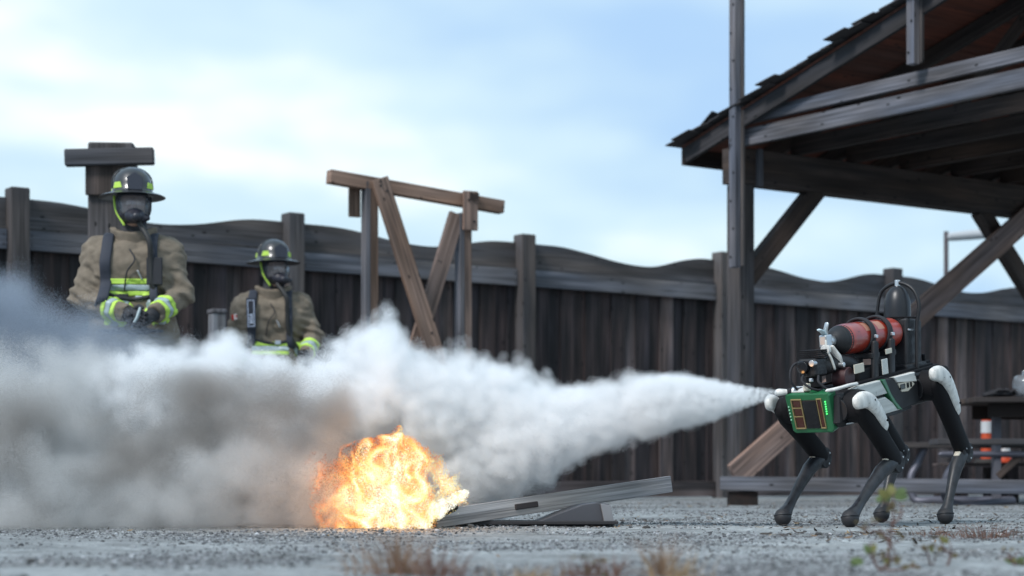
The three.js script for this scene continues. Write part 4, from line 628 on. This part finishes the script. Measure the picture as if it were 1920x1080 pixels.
  strap([[-0.20, 0.98, 0.0], front(-0.12, 0.98), front(0, 0.97), front(0.12, 0.98), [0.20, 0.98, 0.0]], 0.022, T.web, 'waist_belt');
  const tk = mesh('air_tank', moved(new THREE.LatheGeometry([[0.001, -0.26], [0.05, -0.25], [0.078, -0.22], [0.080, 0.16], [0.065, 0.215], [0.03, 0.245], [0.02, 0.28], [0.001, 0.28]].map(([x, y]) => new THREE.Vector2(x, y)), 24), 0, 1.22, -0.26, 0.08, 0, 0), mat(0.30, 0.30, 0.12, 0.5), f);
  mesh('breathing_hose', tube([[0.05 * ch, j.head[1] - 0.10, 0.15], [0.11, 1.46, 0.19], front(0.115, 1.36, 0.03), front(0.125, 1.22, 0.03), [0.19, 1.1, 0.10]].map((p) => V(...p)), 0.015, 10, 24), T.rubber, f);
  mesh('cord', tube([front(0.0, 1.42, 0.02), front(0.03, 1.36, 0.02), front(-0.01, 1.30, 0.02), front(-0.03, 1.2, 0.015)].map((p) => V(...p)), 0.004, 6, 16), T.black, f);
  mesh('clip', sweep([front(0.045, 1.30, 0.012), front(0.065, 1.26, 0.012)].map((p) => V(...p)), 0.006, 0.009, 8), T.steel, f);
  return { f, front, cm };
}
{
  const D1 = 10.5, p1 = at(250, 900, D1); p1.y = 0;
  const a = person({ pos: p1, turn: 0.06, head: 0.25, wrinkle: 1.3, stripes: [1.215], grip: [0.075, 1.03, 0.36], label: 'person in a tan turnout coat, arms bent, gloved hands together at the waist', helmetLabel: 'black fire helmet with lime marks, above the folded gloves',
    j: { sh: [[-0.185, 1.415, -0.01], [0.185, 1.415, -0.01]], el: [[-0.265, 1.165, 0.05], [0.265, 1.185, 0.05]], wr: [[0.0, 1.065, 0.24], [0.145, 1.065, 0.23]], palm: [[0.055, 1.045, 0.30], [0.10, 1.03, 0.29]], hip: [[-0.10, 0.92, 0], [0.10, 0.92, 0]], kn: [[-0.13, 0.50, 0.03], [0.13, 0.50, 0.03]], an: [[-0.15, 0.09, -0.02], [0.15, 0.09, -0.02]], head: [0, 1.665, 0.03] } });
  mesh('grey_tool', sweep([V(0.085, 1.08, 0.37), V(0.072, 1.03, 0.385), V(0.045, 0.985, 0.38)], [0.008, 0.009, 0.007], [0.010, 0.012, 0.009], 10), T.silver, a.f);
  mesh('pocket', moved(rbox(0.085, 0.15, 0.02, 0.006), ...a.front(0.135, 1.30, 0.012)), T.black, a.f); mesh('badge', moved(rbox(0.028, 0.018, 0.006, 0.003), ...a.front(0.135, 1.265, 0.03)), T.steel, a.f); mesh('flap', moved(rbox(0.07, 0.03, 0.012, 0.003), ...a.front(-0.045, 1.165, 0.006)), T.black, a.f);
  const D2 = 13.2, p2 = at(510, 900, D2); p2.y = -0.045;
  const b = person({ pos: p2, turn: 0.05, head: 0.45, wrinkle: 7.7, stripes: [1.115], grip: [0.3, 1.06, 0.30], label: 'person in a tan turnout coat with face mask and black shoulder straps', helmetLabel: 'black fire helmet with lime marks, above the face mask',
    j: { sh: [[-0.18, 1.41, -0.01], [0.18, 1.425, -0.01]], el: [[-0.275, 1.16, -0.03], [0.285, 1.215, 0.02]], wr: [[-0.25, 0.98, 0.12], [0.245, 1.075, 0.19]], palm: [[-0.235, 0.925, 0.16], [0.225, 1.04, 0.25]], hip: [[-0.10, 0.92, 0], [0.10, 0.92, 0]], kn: [[-0.12, 0.50, 0.03], [0.12, 0.50, 0.03]], an: [[-0.14, 0.09, -0.02], [0.14, 0.09, -0.02]], head: [0.02, 1.655, 0.04] } });
  const cv = document.createElement('canvas'); cv.width = 256; cv.height = 64; const cx = cv.getContext('2d'); cx.fillStyle = '#141826'; cx.fillRect(0, 0, 256, 64); cx.strokeStyle = '#b9c2d6'; cx.lineWidth = 6; cx.strokeRect(8, 5, 240, 54); cx.fillStyle = '#c3cbdc'; cx.font = 'bold 46px sans-serif'; cx.textAlign = 'left'; cx.fillText('MSA', 30, 48);
  const tx = new THREE.CanvasTexture(cv); tx.colorSpace = THREE.SRGBColorSpace;
  const q = b.front(-0.128, 1.36, 0.026), pad = mesh('shoulder_pad', moved(rbox(0.062, 0.22, 0.018, 0.006), q[0], q[1] - 0.01, q[2], -0.12, 0, 0.04), T.web, b.f);
  mesh('lettering', moved(new THREE.BoxGeometry(0.19, 0.050, 0.002), q[0], q[1] - 0.012, q[2] + 0.011, 0, 0, Math.PI / 2).applyMatrix4(new THREE.Matrix4().makeTranslation(-q[0], -q[1], -q[2]).premultiply(new THREE.Matrix4().makeRotationFromEuler(new THREE.Euler(-0.12, 0, 0.04))).premultiply(new THREE.Matrix4().makeTranslation(q[0], q[1], q[2]))), new THREE.MeshStandardMaterial({ map: tx, roughness: 0.6 }), pad);
  // small red and white flag patch on the sleeve
  const fl = document.createElement('canvas'); fl.width = 64; fl.height = 32; const c2 = fl.getContext('2d'); c2.fillStyle = '#c9c2bd'; c2.fillRect(0, 0, 64, 32); c2.fillStyle = '#a8281e'; c2.fillRect(0, 0, 16, 32); c2.fillRect(48, 0, 16, 32); c2.beginPath(); c2.moveTo(32, 4); for (const [x, y] of [[35, 11], [41, 9], [38, 17], [33, 20], [33, 27], [31, 27], [31, 20], [26, 17], [23, 9], [29, 11]]) c2.lineTo(x, y); c2.closePath(); c2.fill();
  const t2 = new THREE.CanvasTexture(fl); t2.colorSpace = THREE.SRGBColorSpace; const s = b.front(-0.235, 1.335, 0.004);
  mesh('flag_patch', moved(new THREE.BoxGeometry(0.07, 0.04, 0.004), s[0], s[1], s[2], -0.2, -0.35, 0.12), new THREE.MeshStandardMaterial({ map: t2, roughness: 0.8 }), b.cm);
}

// ---------------------------------------------------------------- smoke and powder: clouds of fine droplets, each a fleck of a few millimetres
function puff(seed, n, size) {
  const r = rngOf(seed), pos = [];
  for (let i = 0; i < n; i++) {
    let c; do c = [gauss(r), gauss(r), gauss(r)]; while (Math.hypot(...c) > 1.9); const a = V(gauss(r), gauss(r), gauss(r)).normalize(), b = V(gauss(r), gauss(r), gauss(r)).cross(a).normalize(), s = size * (0.7 + 0.6 * r());
    pos.push(c[0] + a.x * s, c[1] + a.y * s, c[2] + a.z * s, c[0] - a.x * s * 0.5 + b.x * s * 0.87, c[1] - a.y * s * 0.5 + b.y * s * 0.87, c[2] - a.z * s * 0.5 + b.z * s * 0.87, c[0] - a.x * s * 0.5 - b.x * s * 0.87, c[1] - a.y * s * 0.5 - b.y * s * 0.87, c[2] - a.z * s * 0.5 - b.z * s * 0.87);
  }
  const g = new THREE.BufferGeometry(); g.setAttribute('position', new THREE.Float32BufferAttribute(pos, 3)); g.computeVertexNormals(); return g;
}
const interp = (a, x) => { if (x <= a[0][0]) return a[0][1]; for (let i = 1; i < a.length; i++) if (x <= a[i][0]) return lerp(a[i - 1][1], a[i][1], (x - a[i - 1][0]) / (a[i][0] - a[i - 1][0])); return a[a.length - 1][1]; };
const billow = (x, y, z, o = 4) => { let a = 1, s = 0, t = 0; for (let i = 0; i < o; i++) { s += a * (1 - 2.4 * Math.abs(N3(x, y, z))); t += a; a *= 0.55; x = x * 2.1 + 3.3; y = y * 2.1 + 7.7; z = z * 2.1 + 1.9; } return s / t; };
function cloudOf(name, label, n, flecks, sigma, fleck, box, density, m, seed, grow = () => 1) {
  const r = rngOf(seed), o = new THREE.InstancedMesh(puff(seed + 1, flecks, fleck / sigma), m, n), mm = new THREE.Matrix4(), q = new THREE.Quaternion(), e = new THREE.Euler(); let k = 0, tries = 0;
  while (k < n && tries < n * 400) {
    tries++; const x = lerp(box[0], box[3], r()), y = lerp(box[1], box[4], r()), z = lerp(box[2], box[5], r()), d = density(x, y, z);
    if (d <= 0 || r() > d) continue;
    const s = sigma * grow(x, y, z) * (0.75 + 0.5 * r()) * (1.25 - 0.45 * Math.min(1, d)); mm.compose(V(x, Math.max(y, 0.01), z), q.setFromEuler(e.set(r() * 6.28, r() * 6.28, r() * 6.28)), V(s, s, s)); o.setMatrixAt(k++, mm);
  }
  o.count = k; o.name = name; o.userData = { kind: 'stuff', label }; o.castShadow = o.receiveShadow = true; scene.add(o); return o;
}
const vapour = (r, g, b) => new THREE.MeshPhysicalMaterial({ color: new THREE.Color().setRGB(r, g, b), roughness: 1, transmission: 0.5, thickness: 0, specularIntensity: 0, side: THREE.DoubleSide });
const uOf = (x, z) => 960 + F * x / -z, vOf = (y, z) => HORIZON - F * (y - EYE) / -z;
// the jet and the billows: upper and lower edge by distance along the yard, a depth of their own
const TOP = [[-200, 710], [120, 700], [200, 680], [270, 655], [320, 645], [380, 652], [430, 634], [480, 662], [560, 676], [610, 664], [650, 644], [690, 622], [725, 610], [770, 658], [830, 682], [900, 686], [960, 690], [1040, 698], [1120, 702], [1200, 700], [1280, 702], [1340, 712], [1400, 724], [1468, 733]];
const BOT = [[-200, 790], [200, 790], [330, 830], [450, 840], [560, 850], [640, 865], [700, 900], [780, 960], [860, 985], [960, 960], [1030, 920], [1070, 878], [1130, 858], [1200, 832], [1260, 808], [1340, 788], [1400, 764], [1468, 741]];
const depthAt = (u) => interp([[-200, 7.3], [300, 7.25], [725, 7.3], [900, 7.40], [1030, 7.34], [1200, 7.2], [1468, 7.18]], u);
function white(x, y, z) {
  const D = -z, u = uOf(x, z), v = vOf(y, z); if (u > 1457) return 0;
  const t = interp(TOP, u), b = interp(BOT, u), c = (t + b) / 2, h = (b - t) / 2 / F * D, calm = smooth(1466, 1150, u);
  const yy = (EYE - (c - HORIZON) / F * D - y) / h, zz = (D - depthAt(u)) / Math.max(Math.min(h * 1.05, 0.32), 0.012);
  const rad = Math.hypot(yy, zz); if (rad > 1.5) return 0;
  const st = smooth(860, 1120, u), wob = lerp(0.46 * billow(x * 3.2 + 0.3 * N3(y * 5, x * 5, z * 5), y * 4.2, z * 3.2, 5), 0.40 * fbm(x * 2.6 + 0.25 * y, (y - 0.12 * x) * 11, z * 7, 4) + 0.16 * billow(x * 6, y * 8, z * 6, 3), st) * calm * smooth(0.3, 0.9, rad);
  const fall = 1.0 - rad + (wob - 0.10 * calm); if (fall <= 0) return 0;
  const left = interp([[-150, 0], [60, 0.03], [200, 0.30], [330, 0.8], [420, 1], [1468, 1]], u);
  const pocket = u < 760 ? smooth(-0.22, 0.12, fbm(x * 3.4 + 4, y * 4.4 + 1, z * 2.2, 4) + 0.40 * smooth(850, 690, v) - 0.14) : lerp(1, smooth(-0.30, 0.15, fbm(x * 2.4 + 4, (y - 0.12 * x) * 9 + 1, z * 5, 4) + 0.08), calm * smooth(0.15, 0.75, rad));
  return Math.min(1, fall * lerp(9, 2.6, calm)) * left * pocket * ((u < 850 && v > 815 && D < 7.02) || (u > 815 && u < 1110 && v > 895 && D < 7.03 + 0.62 * (u - 812) / 442) ? 0 : 1) * lerp(1, 0.55, calm) * lerp(1.0, 0.5, smooth(820, 940, v) * smooth(980, 760, u));
}
cloudOf('extinguisher_powder', 'white extinguisher powder blown from the robot into the fire', 23000, 1150, 0.0140, 0.00048, [-2.1, 0.0, -7.75, 1.02, 0.85, -6.6], white, vapour(0.97, 0.975, 0.98), 101, (x, y, z) => lerp(0.32, 1, smooth(1457, 1080, uOf(x, z))));
cloudOf('powder_jet', 'narrow white jet of powder leaving the robot\'s nozzle', 5200, 1500, 0.0185, 0.00045, [0.30, 0.30, -7.55, 1.0, 0.62, -6.8], (x, y, z) => { const u = uOf(x, z); return u < 1150 ? 0 : Math.min(1, 3 * white(x, y, z)) * smooth(1150, 1290, u) * lerp(0.25, 1, smooth(1280, 1430, u)); }, vapour(0.97, 0.975, 0.98), 505, (x, y, z) => lerp(0.30, 1, smooth(1457, 1080, uOf(x, z))));
function grey(x, y, z) {
  const D = -z, u = uOf(x, z), v = vOf(y, z); if (u > 690) return 0;
  const n = fbm(x * 2.6 + 9, y * 3.4, z * 2.4 + 2, 5), top = interp([[-200, 650], [60, 650], [180, 662], [260, 690], [340, 760], [400, 790], [560, 790], [690, 800]], u), Dc = interp([[640, 7.55], [760, 7.4], [860, 7.1], [990, 7.0]], v);
  const e = smooth(top - 40 + 60 * n, top + 40 + 60 * n, v) * smooth(690, 600, u) * smooth(0.62, 0.2, Math.abs(D - Dc));
  return e * clamp(0.16 + 2.9 * n + 0.30 * smooth(850, 975, v));
}
cloudOf('grey_smoke', 'brownish grey smoke rolling low over the ground left of the fire', 6400, 2000, 0.030, 0.0006, [-2.25, 0.0, -7.8, -0.45, 0.72, -6.55], grey, vapour(0.74, 0.74, 0.735), 202);
function dark(x, y, z) {
  const D = -z, u = uOf(x, z), v = vOf(y, z); if (u > 420) return 0;
  const n = fbm(x * 2.2 + 1, y * 2.8 + 6, z * 1.8, 5);
  const top = interp([[-200, 500], [40, 515], [80, 560], [120, 605], [165, 575], [215, 600], [260, 640], [330, 665], [420, 690]], u);
  return smooth(top - 30 + 90 * n, top + 60 + 90 * n, v) * smooth(760, 690, v) * smooth(430, 300, u) * clamp(0.35 + 2.4 * n);
}
function sooty(x, y, z) {
  const D = -z, u = uOf(x, z), v = vOf(y, z); if (u > 660 || u < -100) return 0;
  const n = fbm(x * 4.2 + 31, y * 5.0 + 8, z * 3 + 3, 5);
  const at1 = Math.exp(-(((u - 545) / 95) ** 2) - ((v - 775) / 62) ** 2), at2 = Math.exp(-(((u - 300) / 150) ** 2) - ((v - 905) / 75) ** 2), at3 = Math.exp(-(((u - 60) / 110) ** 2) - ((v - 800) / 60) ** 2), at4 = Math.exp(-(((u - 350) / 60) ** 2) - ((v - 735) / 45) ** 2);
  return clamp((0.55 * at1 + 0.8 * at2 + 0.5 * at3 + 0.3 * at4) * (0.30 + 2.6 * n)) * smooth(0.2, 0.05, Math.abs(D - 6.88));
}
cloudOf('sooty_smoke', 'darker brown smoke curling through the white cloud left of the fire', 2200, 1800, 0.026, 0.00052, [-2.0, 0.02, -7.1, -0.5, 0.55, -6.65], sooty, vapour(0.50, 0.485, 0.47), 404);
cloudOf('dark_smoke', 'thin blue grey smoke drifting in front of the left firefighter', 1800, 2200, 0.044, 0.0006, [-2.6, 0.35, -8.7, -1.1, 1.05, -7.9], dark, vapour(0.40, 0.45, 0.52), 303);

// ---------------------------------------------------------------- fire
{
  const f = thing('fire', 'roaring orange and yellow fire burning on the ground in front of the plank', 'fire', at(722, 990, 6.85).setY(0));
  const W = 256, ramp = dataTex(W, 4, (i) => { const t = i / (W - 1), st = [[0, 0.10, 0.025, 0.012], [0.15, 0.42, 0.10, 0.035], [0.35, 0.86, 0.26, 0.075], [0.55, 0.98, 0.50, 0.14], [0.72, 1, 0.80, 0.30], [0.86, 1, 0.95, 0.62], [1, 1, 1, 0.92]]; const c = [1, 2, 3].map((m) => interp(st.map((s) => [s[0], s[m]]), t)); return c.map((x) => x <= 0.0031308 ? x * 12.92 : 1.055 * Math.pow(x, 1 / 2.4) - 0.055); }, true, THREE.ClampToEdgeWrapping);
  const em = new THREE.MeshStandardMaterial({ color: 0x000000, roughness: 1, emissive: 0xffffff, emissiveMap: ramp, emissiveIntensity: 1.35, side: THREE.DoubleSide });
  const r = rngOf(909), pos = [], uv = [], o = f.position; let n = 0, tries = 0;
  // outline of the blaze, seen along the yard: half widths by height above ground, swaying to the left
  while (n < 360000 && tries < 8e6) {
    tries++; const x = lerp(-0.42, 0.30, r()), y = 0.37 * r(), z = lerp(-0.17, 0.15, r());
    const cx = interp([[0, -0.005], [0.1, 0.0], [0.2, 0.005], [0.3, 0.03], [0.4, 0.05]], y), hw = interp([[0, 0.15], [0.05, 0.19], [0.15, 0.20], [0.24, 0.185], [0.29, 0.15], [0.32, 0.09], [0.345, 0.02]], y);
    const wx = 0.05 * N3(x * 9, y * 9, z * 9 + 4), wy = 0.05 * N3(x * 9 + 8, y * 9, z * 9), wz = 0.05 * N3(x * 9, y * 9 + 5, z * 9);
    const k = Math.hypot((x - cx) / (x < cx ? hw * 1.28 : hw), z / (hw * 0.75)), ridge = 1 - Math.abs(N3((x + wx) * 11, (y + wy) * 9 - 2, (z + wz) * 11)) * 2.6, fine = 1 - Math.abs(N3((x + wx) * 25 + 5, (y + wy) * 22, (z + wz) * 25)) * 2.6, big = fbm((x + wx) * 7 + 3 + y * 1.5, (y + wy) * 4.5, z * 6, 3), gap = Math.abs(N3((x + wx) * 8 - y * 3, (y + wy) * 3.4 + 6, z * 6));
    let lick = -9; for (const [lx, ly, lr] of [[0.215, 0.085, 0.042], [0.250, 0.108, 0.032], [0.272, 0.120, 0.024], [0.17, 0.06, 0.05], [0.12, 0.035, 0.05]]) { const q = Math.hypot((x - lx + (y - ly) * -0.7) / lr, (y - ly) / (lr * 0.85), z / 0.05); lick = Math.max(lick, 1.1 - q); }
    const d = Math.max(1.0 - k + 0.95 * big + 0.24 * ridge - 0.55 * smooth(0.16, 0.34, y) * smooth(0.12, 0.30, gap), 0.7 * lick + 0.55 * ridge - 0.35 + 0.3 * fine * (lick > 0 ? 1 : 0));
    const dens = clamp(d * 1.7) * lerp(0.30, 1, smooth(-0.36, -0.12, x)) * clamp(0.15 + 0.95 * ridge + 0.40 * fine); if (r() > dens) continue;
    const right = smooth(-0.24, -0.02, x), heat = clamp(0.40 + 0.66 * (ridge - 0.45) + 0.34 * (fine - 0.45) + 0.46 * (right - 0.5) + 0.46 * (clamp(d) - 0.5) - 0.25 * smooth(0.12, 0.34, y) + (lick > 0 ? 0.25 : 0), 0.02, 0.99);
    const s = 0.0015 * (0.7 + 0.7 * r()), a = V(gauss(r), gauss(r), gauss(r)).normalize(), b = V(gauss(r), gauss(r), gauss(r)).cross(a).normalize();
    for (const [p, q] of [[1, 0], [-0.5, 0.87], [-0.5, -0.87]]) { pos.push(x + (a.x * p + b.x * q) * s, Math.max(0.003, y + (a.y * p + b.y * q) * s), z + (a.z * p + b.z * q) * s); uv.push(heat, 0.5); }
    n++;
  }
  const g = new THREE.BufferGeometry(); g.setAttribute('position', new THREE.Float32BufferAttribute(pos, 3)); g.setAttribute('uv', new THREE.Float32BufferAttribute(uv, 2)); g.computeVertexNormals();
  const fm = mesh('flames', g, em, f); fm.userData.kind = 'stuff'; fm.castShadow = false;
  const l = new THREE.PointLight(new THREE.Color(1.0, 0.50, 0.18), 0.6, 0, 2); l.position.set(0, 0.16, 0.2); l.castShadow = true; l.shadow.radius = 5; f.add(l);
}

// ---------------------------------------------------------------- weeds in the foreground
{
  const straw = [mat(0.26, 0.16, 0.10, 0.9), mat(0.34, 0.24, 0.14, 0.9), mat(0.16, 0.09, 0.07, 0.9)], leafM = [0, 1, 2].map((i) => new THREE.MeshPhysicalMaterial({ color: new THREE.Color().setRGB([0.085, 0.15, 0.11][i], [0.13, 0.145, 0.085][i], 0.035), roughness: 0.8, transmission: 0.3, thickness: 0, side: THREE.DoubleSide })), stemM = mat(0.11, 0.06, 0.05, 0.85);
  const blade = (base, dir, h, bend, w) => { const pts = []; for (let i = 0; i <= 6; i++) { const t = i / 6; pts.push(base.clone().add(V(dir.x * bend * t * t, h * t * (1 - 0.25 * t * bend / h), dir.z * bend * t * t))); } return sweep(pts, pts.map((_, i) => w * (1 - i / 6.6)), pts.map((_, i) => w * 0.35 * (1 - i / 6.6)), 4, 1); };
  const clump = (u, v, n, h, wide, lab, k) => { const D = F * EYE / (v - HORIZON), p = at(u, v, D), f = thing('dry_grass_clump', lab, 'grass clump', V(p.x, 0, p.z), 0, undefined), g = []; for (let i = 0; i < n * 1.8; i++) { const a = rr(0, 6.28), q = Math.abs(gauss()) * wide * 0.3; g.push(blade(V(Math.cos(a) * q, -0.004, Math.sin(a) * q * 0.6), V(Math.cos(a), 0, Math.sin(a)), h * rr(0.4, 1.3), h * rr(0.1, 0.9), rr(0.0009, 0.0019))); } const m = mesh('blades', merge(g), straw[k], f); m.userData.kind = 'stuff'; return f; };
  clump(745, 1078, 70, 0.085, 0.16, 'largest dry brown grass clump in the foreground below the fire', 0);
  clump(815, 1084, 46, 0.060, 0.14, 'dry grass clump right beside the largest one below the fire', 2);
  clump(1095, 1085, 40, 0.040, 0.14, 'short dry grass tuft with green shoots below the bent tray', 2);
  clump(1240, 1084, 34, 0.085, 0.06, 'upright reddish straw clump in the foreground below the low rail end', 0);
  clump(1275, 1090, 26, 0.055, 0.08, 'low straw tuft just right of the upright reddish clump', 1);
  clump(985, 1090, 26, 0.032, 0.12, 'sparse low straw between the fire and the bent tray', 1);
  clump(1150, 1086, 12, 0.055, 0.05, 'thin dark wisps of straw left of the upright reddish clump', 2);
  clump(1850, 1010, 60, 0.05, 0.35, 'flattened brown weeds right of the robot\'s rear foot', 2);
  clump(1745, 1004, 46, 0.03, 0.40, 'low brown weeds in front of the robot\'s rear feet', 2);
  const leafShape = (() => { const s = new THREE.Shape(); s.moveTo(0, 0); s.bezierCurveTo(0.42, 0.15, 0.42, 0.7, 0, 1); s.bezierCurveTo(-0.42, 0.7, -0.42, 0.15, 0, 0); const g = new THREE.ShapeGeometry(s, 5), p = g.attributes.position; for (let i = 0; i < p.count; i++) p.setZ(i, 0.5 * p.getX(i) ** 2 - 0.25 * p.getY(i) ** 2); g.computeVertexNormals(); return g; })();
  const weed = (lab, u0, v0, stems, leaves) => {
    const D = F * EYE / (v0 - HORIZON), p = at(u0, v0, D), s = D / F, f = thing('weed', lab, 'weed', V(p.x, 0, p.z)), L = (u, v, z = 0) => V((u - u0) * s, (v0 - v) * s, z);
    for (const st of stems) mesh('stem', sweep(curve(st.map((q) => L(...q)), 14), Array.from({ length: 15 }, (_, i) => 0.0030 * (1 - i / 22)), Array.from({ length: 15 }, (_, i) => 0.0030 * (1 - i / 22)), 6, 1), stemM, f);
    for (const st of stems.slice(0, 2)) for (let i = 0; i < 5; i++) { const q = st[1 + Math.floor(R() * (st.length - 1))], du = rr(-26, 26), dv = rr(-30, -4); mesh('twig', sweep(curve([L(q[0], q[1]), L(q[0] + du * 0.5, q[1] + dv * 0.7, rr(-0.01, 0.01)), L(q[0] + du, q[1] + dv, rr(-0.02, 0.02))], 6), [0.0014, 0.0013, 0.0012, 0.0011, 0.001, 0.0008, 0.0006], [0.0014, 0.0013, 0.0012, 0.0011, 0.001, 0.0008, 0.0006], 5, 1), stemM, f); if (R() < 0.7) { const o = mesh('leaf', leafShape, leafM[2], f); o.position.copy(L(q[0] + du, q[1] + dv)); o.scale.setScalar(rr(8, 14) * s); o.rotation.set(rr(-0.8, 0.8), rr(-0.8, 0.8), rr(-2, 2)); } }
    for (const [u, v, len, a, k, z = 0] of leaves) { const o = mesh('leaf', leafShape, leafM[k], f); o.position.copy(L(u, v, z)); o.scale.setScalar(len * s * 0.8); o.rotation.set(rr(-0.5, 0.2), rr(-0.5, 0.5), a); }
    return f;
  };
  weed('tallest weed, green leaves on a bare reddish stem before the robot\'s rear foot', 1664, 1066, [[[1664, 1066], [1668, 1020], [1672, 985], [1676, 955], [1674, 925]], [[1668, 1020], [1655, 1000], [1622, 995]], [[1672, 985], [1690, 965], [1688, 945]]],
    [[1674, 930, 34, 0.15, 1], [1672, 932, 40, 1.5, 0], [1676, 932, 36, -1.45, 0], [1668, 934, 34, 0.9, 1], [1682, 930, 34, -0.75, 0], [1676, 940, 30, 2.6, 2], [1655, 1002, 20, 1.2, 2], [1624, 996, 18, 0.9, 2], [1680, 1000, 16, -1.6, 2]]);
  weed('low spreading weed with lime leaves at the foot of the tallest weed', 1650, 1070, [[[1650, 1070], [1640, 1055], [1628, 1032]], [[1650, 1070], [1672, 1050], [1680, 1040]], [[1650, 1070], [1690, 1068], [1712, 1060], [1728, 1066]]],
    [[1632, 1040, 28, 0.5, 0], [1636, 1036, 24, -0.3, 1], [1620, 1055, 32, 1.35, 0], [1610, 1056, 22, 1.7, 0], [1668, 1062, 34, 0.5, 1], [1678, 1058, 30, -0.5, 2], [1690, 1066, 22, -1.3, 2], [1710, 1064, 16, -0.2, 2], [1726, 1066, 18, 1.2, 2]]);
  weed('thin weed with yellow tip leaves right of the low spreading weed', 1776, 1062, [[[1776, 1062], [1782, 1040], [1770, 1028], [1764, 1016]], [[1776, 1062], [1750, 1066], [1740, 1040], [1736, 1030]]],
    [[1770, 1020, 22, -0.6, 1], [1772, 1018, 20, 0.6, 1], [1766, 1024, 18, 2.4, 2], [1738, 1034, 22, 0.5, 2], [1744, 1036, 22, -0.5, 1], [1784, 1044, 18, -1.2, 2]]);
  weed('small green sprout alone at the right edge of the yard', 1906, 1062, [[[1906, 1062], [1900, 1056], [1896, 1050]]], [[1900, 1056, 24, 1.2, 0], [1904, 1056, 26, -1.1, 0], [1902, 1056, 18, 0.1, 1], [1910, 1060, 20, -1.5, 2]]);
  weed('green shoots growing out of the short dry tuft', 1110, 1084, [[[1110, 1084], [1104, 1070]], [[1110, 1084], [1122, 1072]]], [[1104, 1074, 20, 0.6, 0], [1118, 1074, 22, -0.5, 0], [1130, 1080, 16, -1.1, 0]]);
  // a few single stones and clods that stand out
  const stone = new THREE.IcosahedronGeometry(1, 2), sp = stone.attributes.position; for (let i = 0; i < sp.count; i++) { const k = 1 + 0.4 * fbm(sp.getX(i) * 1.3 + 5, sp.getY(i) * 1.3, sp.getZ(i) * 1.3, 3); sp.setXYZ(i, sp.getX(i) * k, sp.getY(i) * k * 0.6, sp.getZ(i) * k); } stone.computeVertexNormals();
  for (const [u, v, s, lab, t] of [[58, 1056, 0.010, 'dark clod alone on the ground at the far left', 0.05], [1535, 1004, 0.012, 'dark clod in front of the robot\'s front feet', 0.05], [1600, 1058, 0.009, 'dark clod left of the low spreading weed', 0.06], [1212, 992, 0.015, 'dark lump on the ground right of the bent tray', 0.05], [1330, 972, 0.015, 'grey stone between the bent tray and the robot', 0.2], [1875, 1005, 0.011, 'pale stone among the flattened brown weeds', 0.4]]) { const D = F * EYE / (v - HORIZON), p = at(u, v, D), o = mesh('stone', stone, mat(t, t * 0.97, t * 0.95, 0.95)); o.name = numbered('stone'); o.position.set(p.x, 0.004, p.z); o.scale.setScalar(s); o.rotation.y = u; o.userData = { label: lab, category: 'stone' }; }
}
renderer.render(scene, camera);
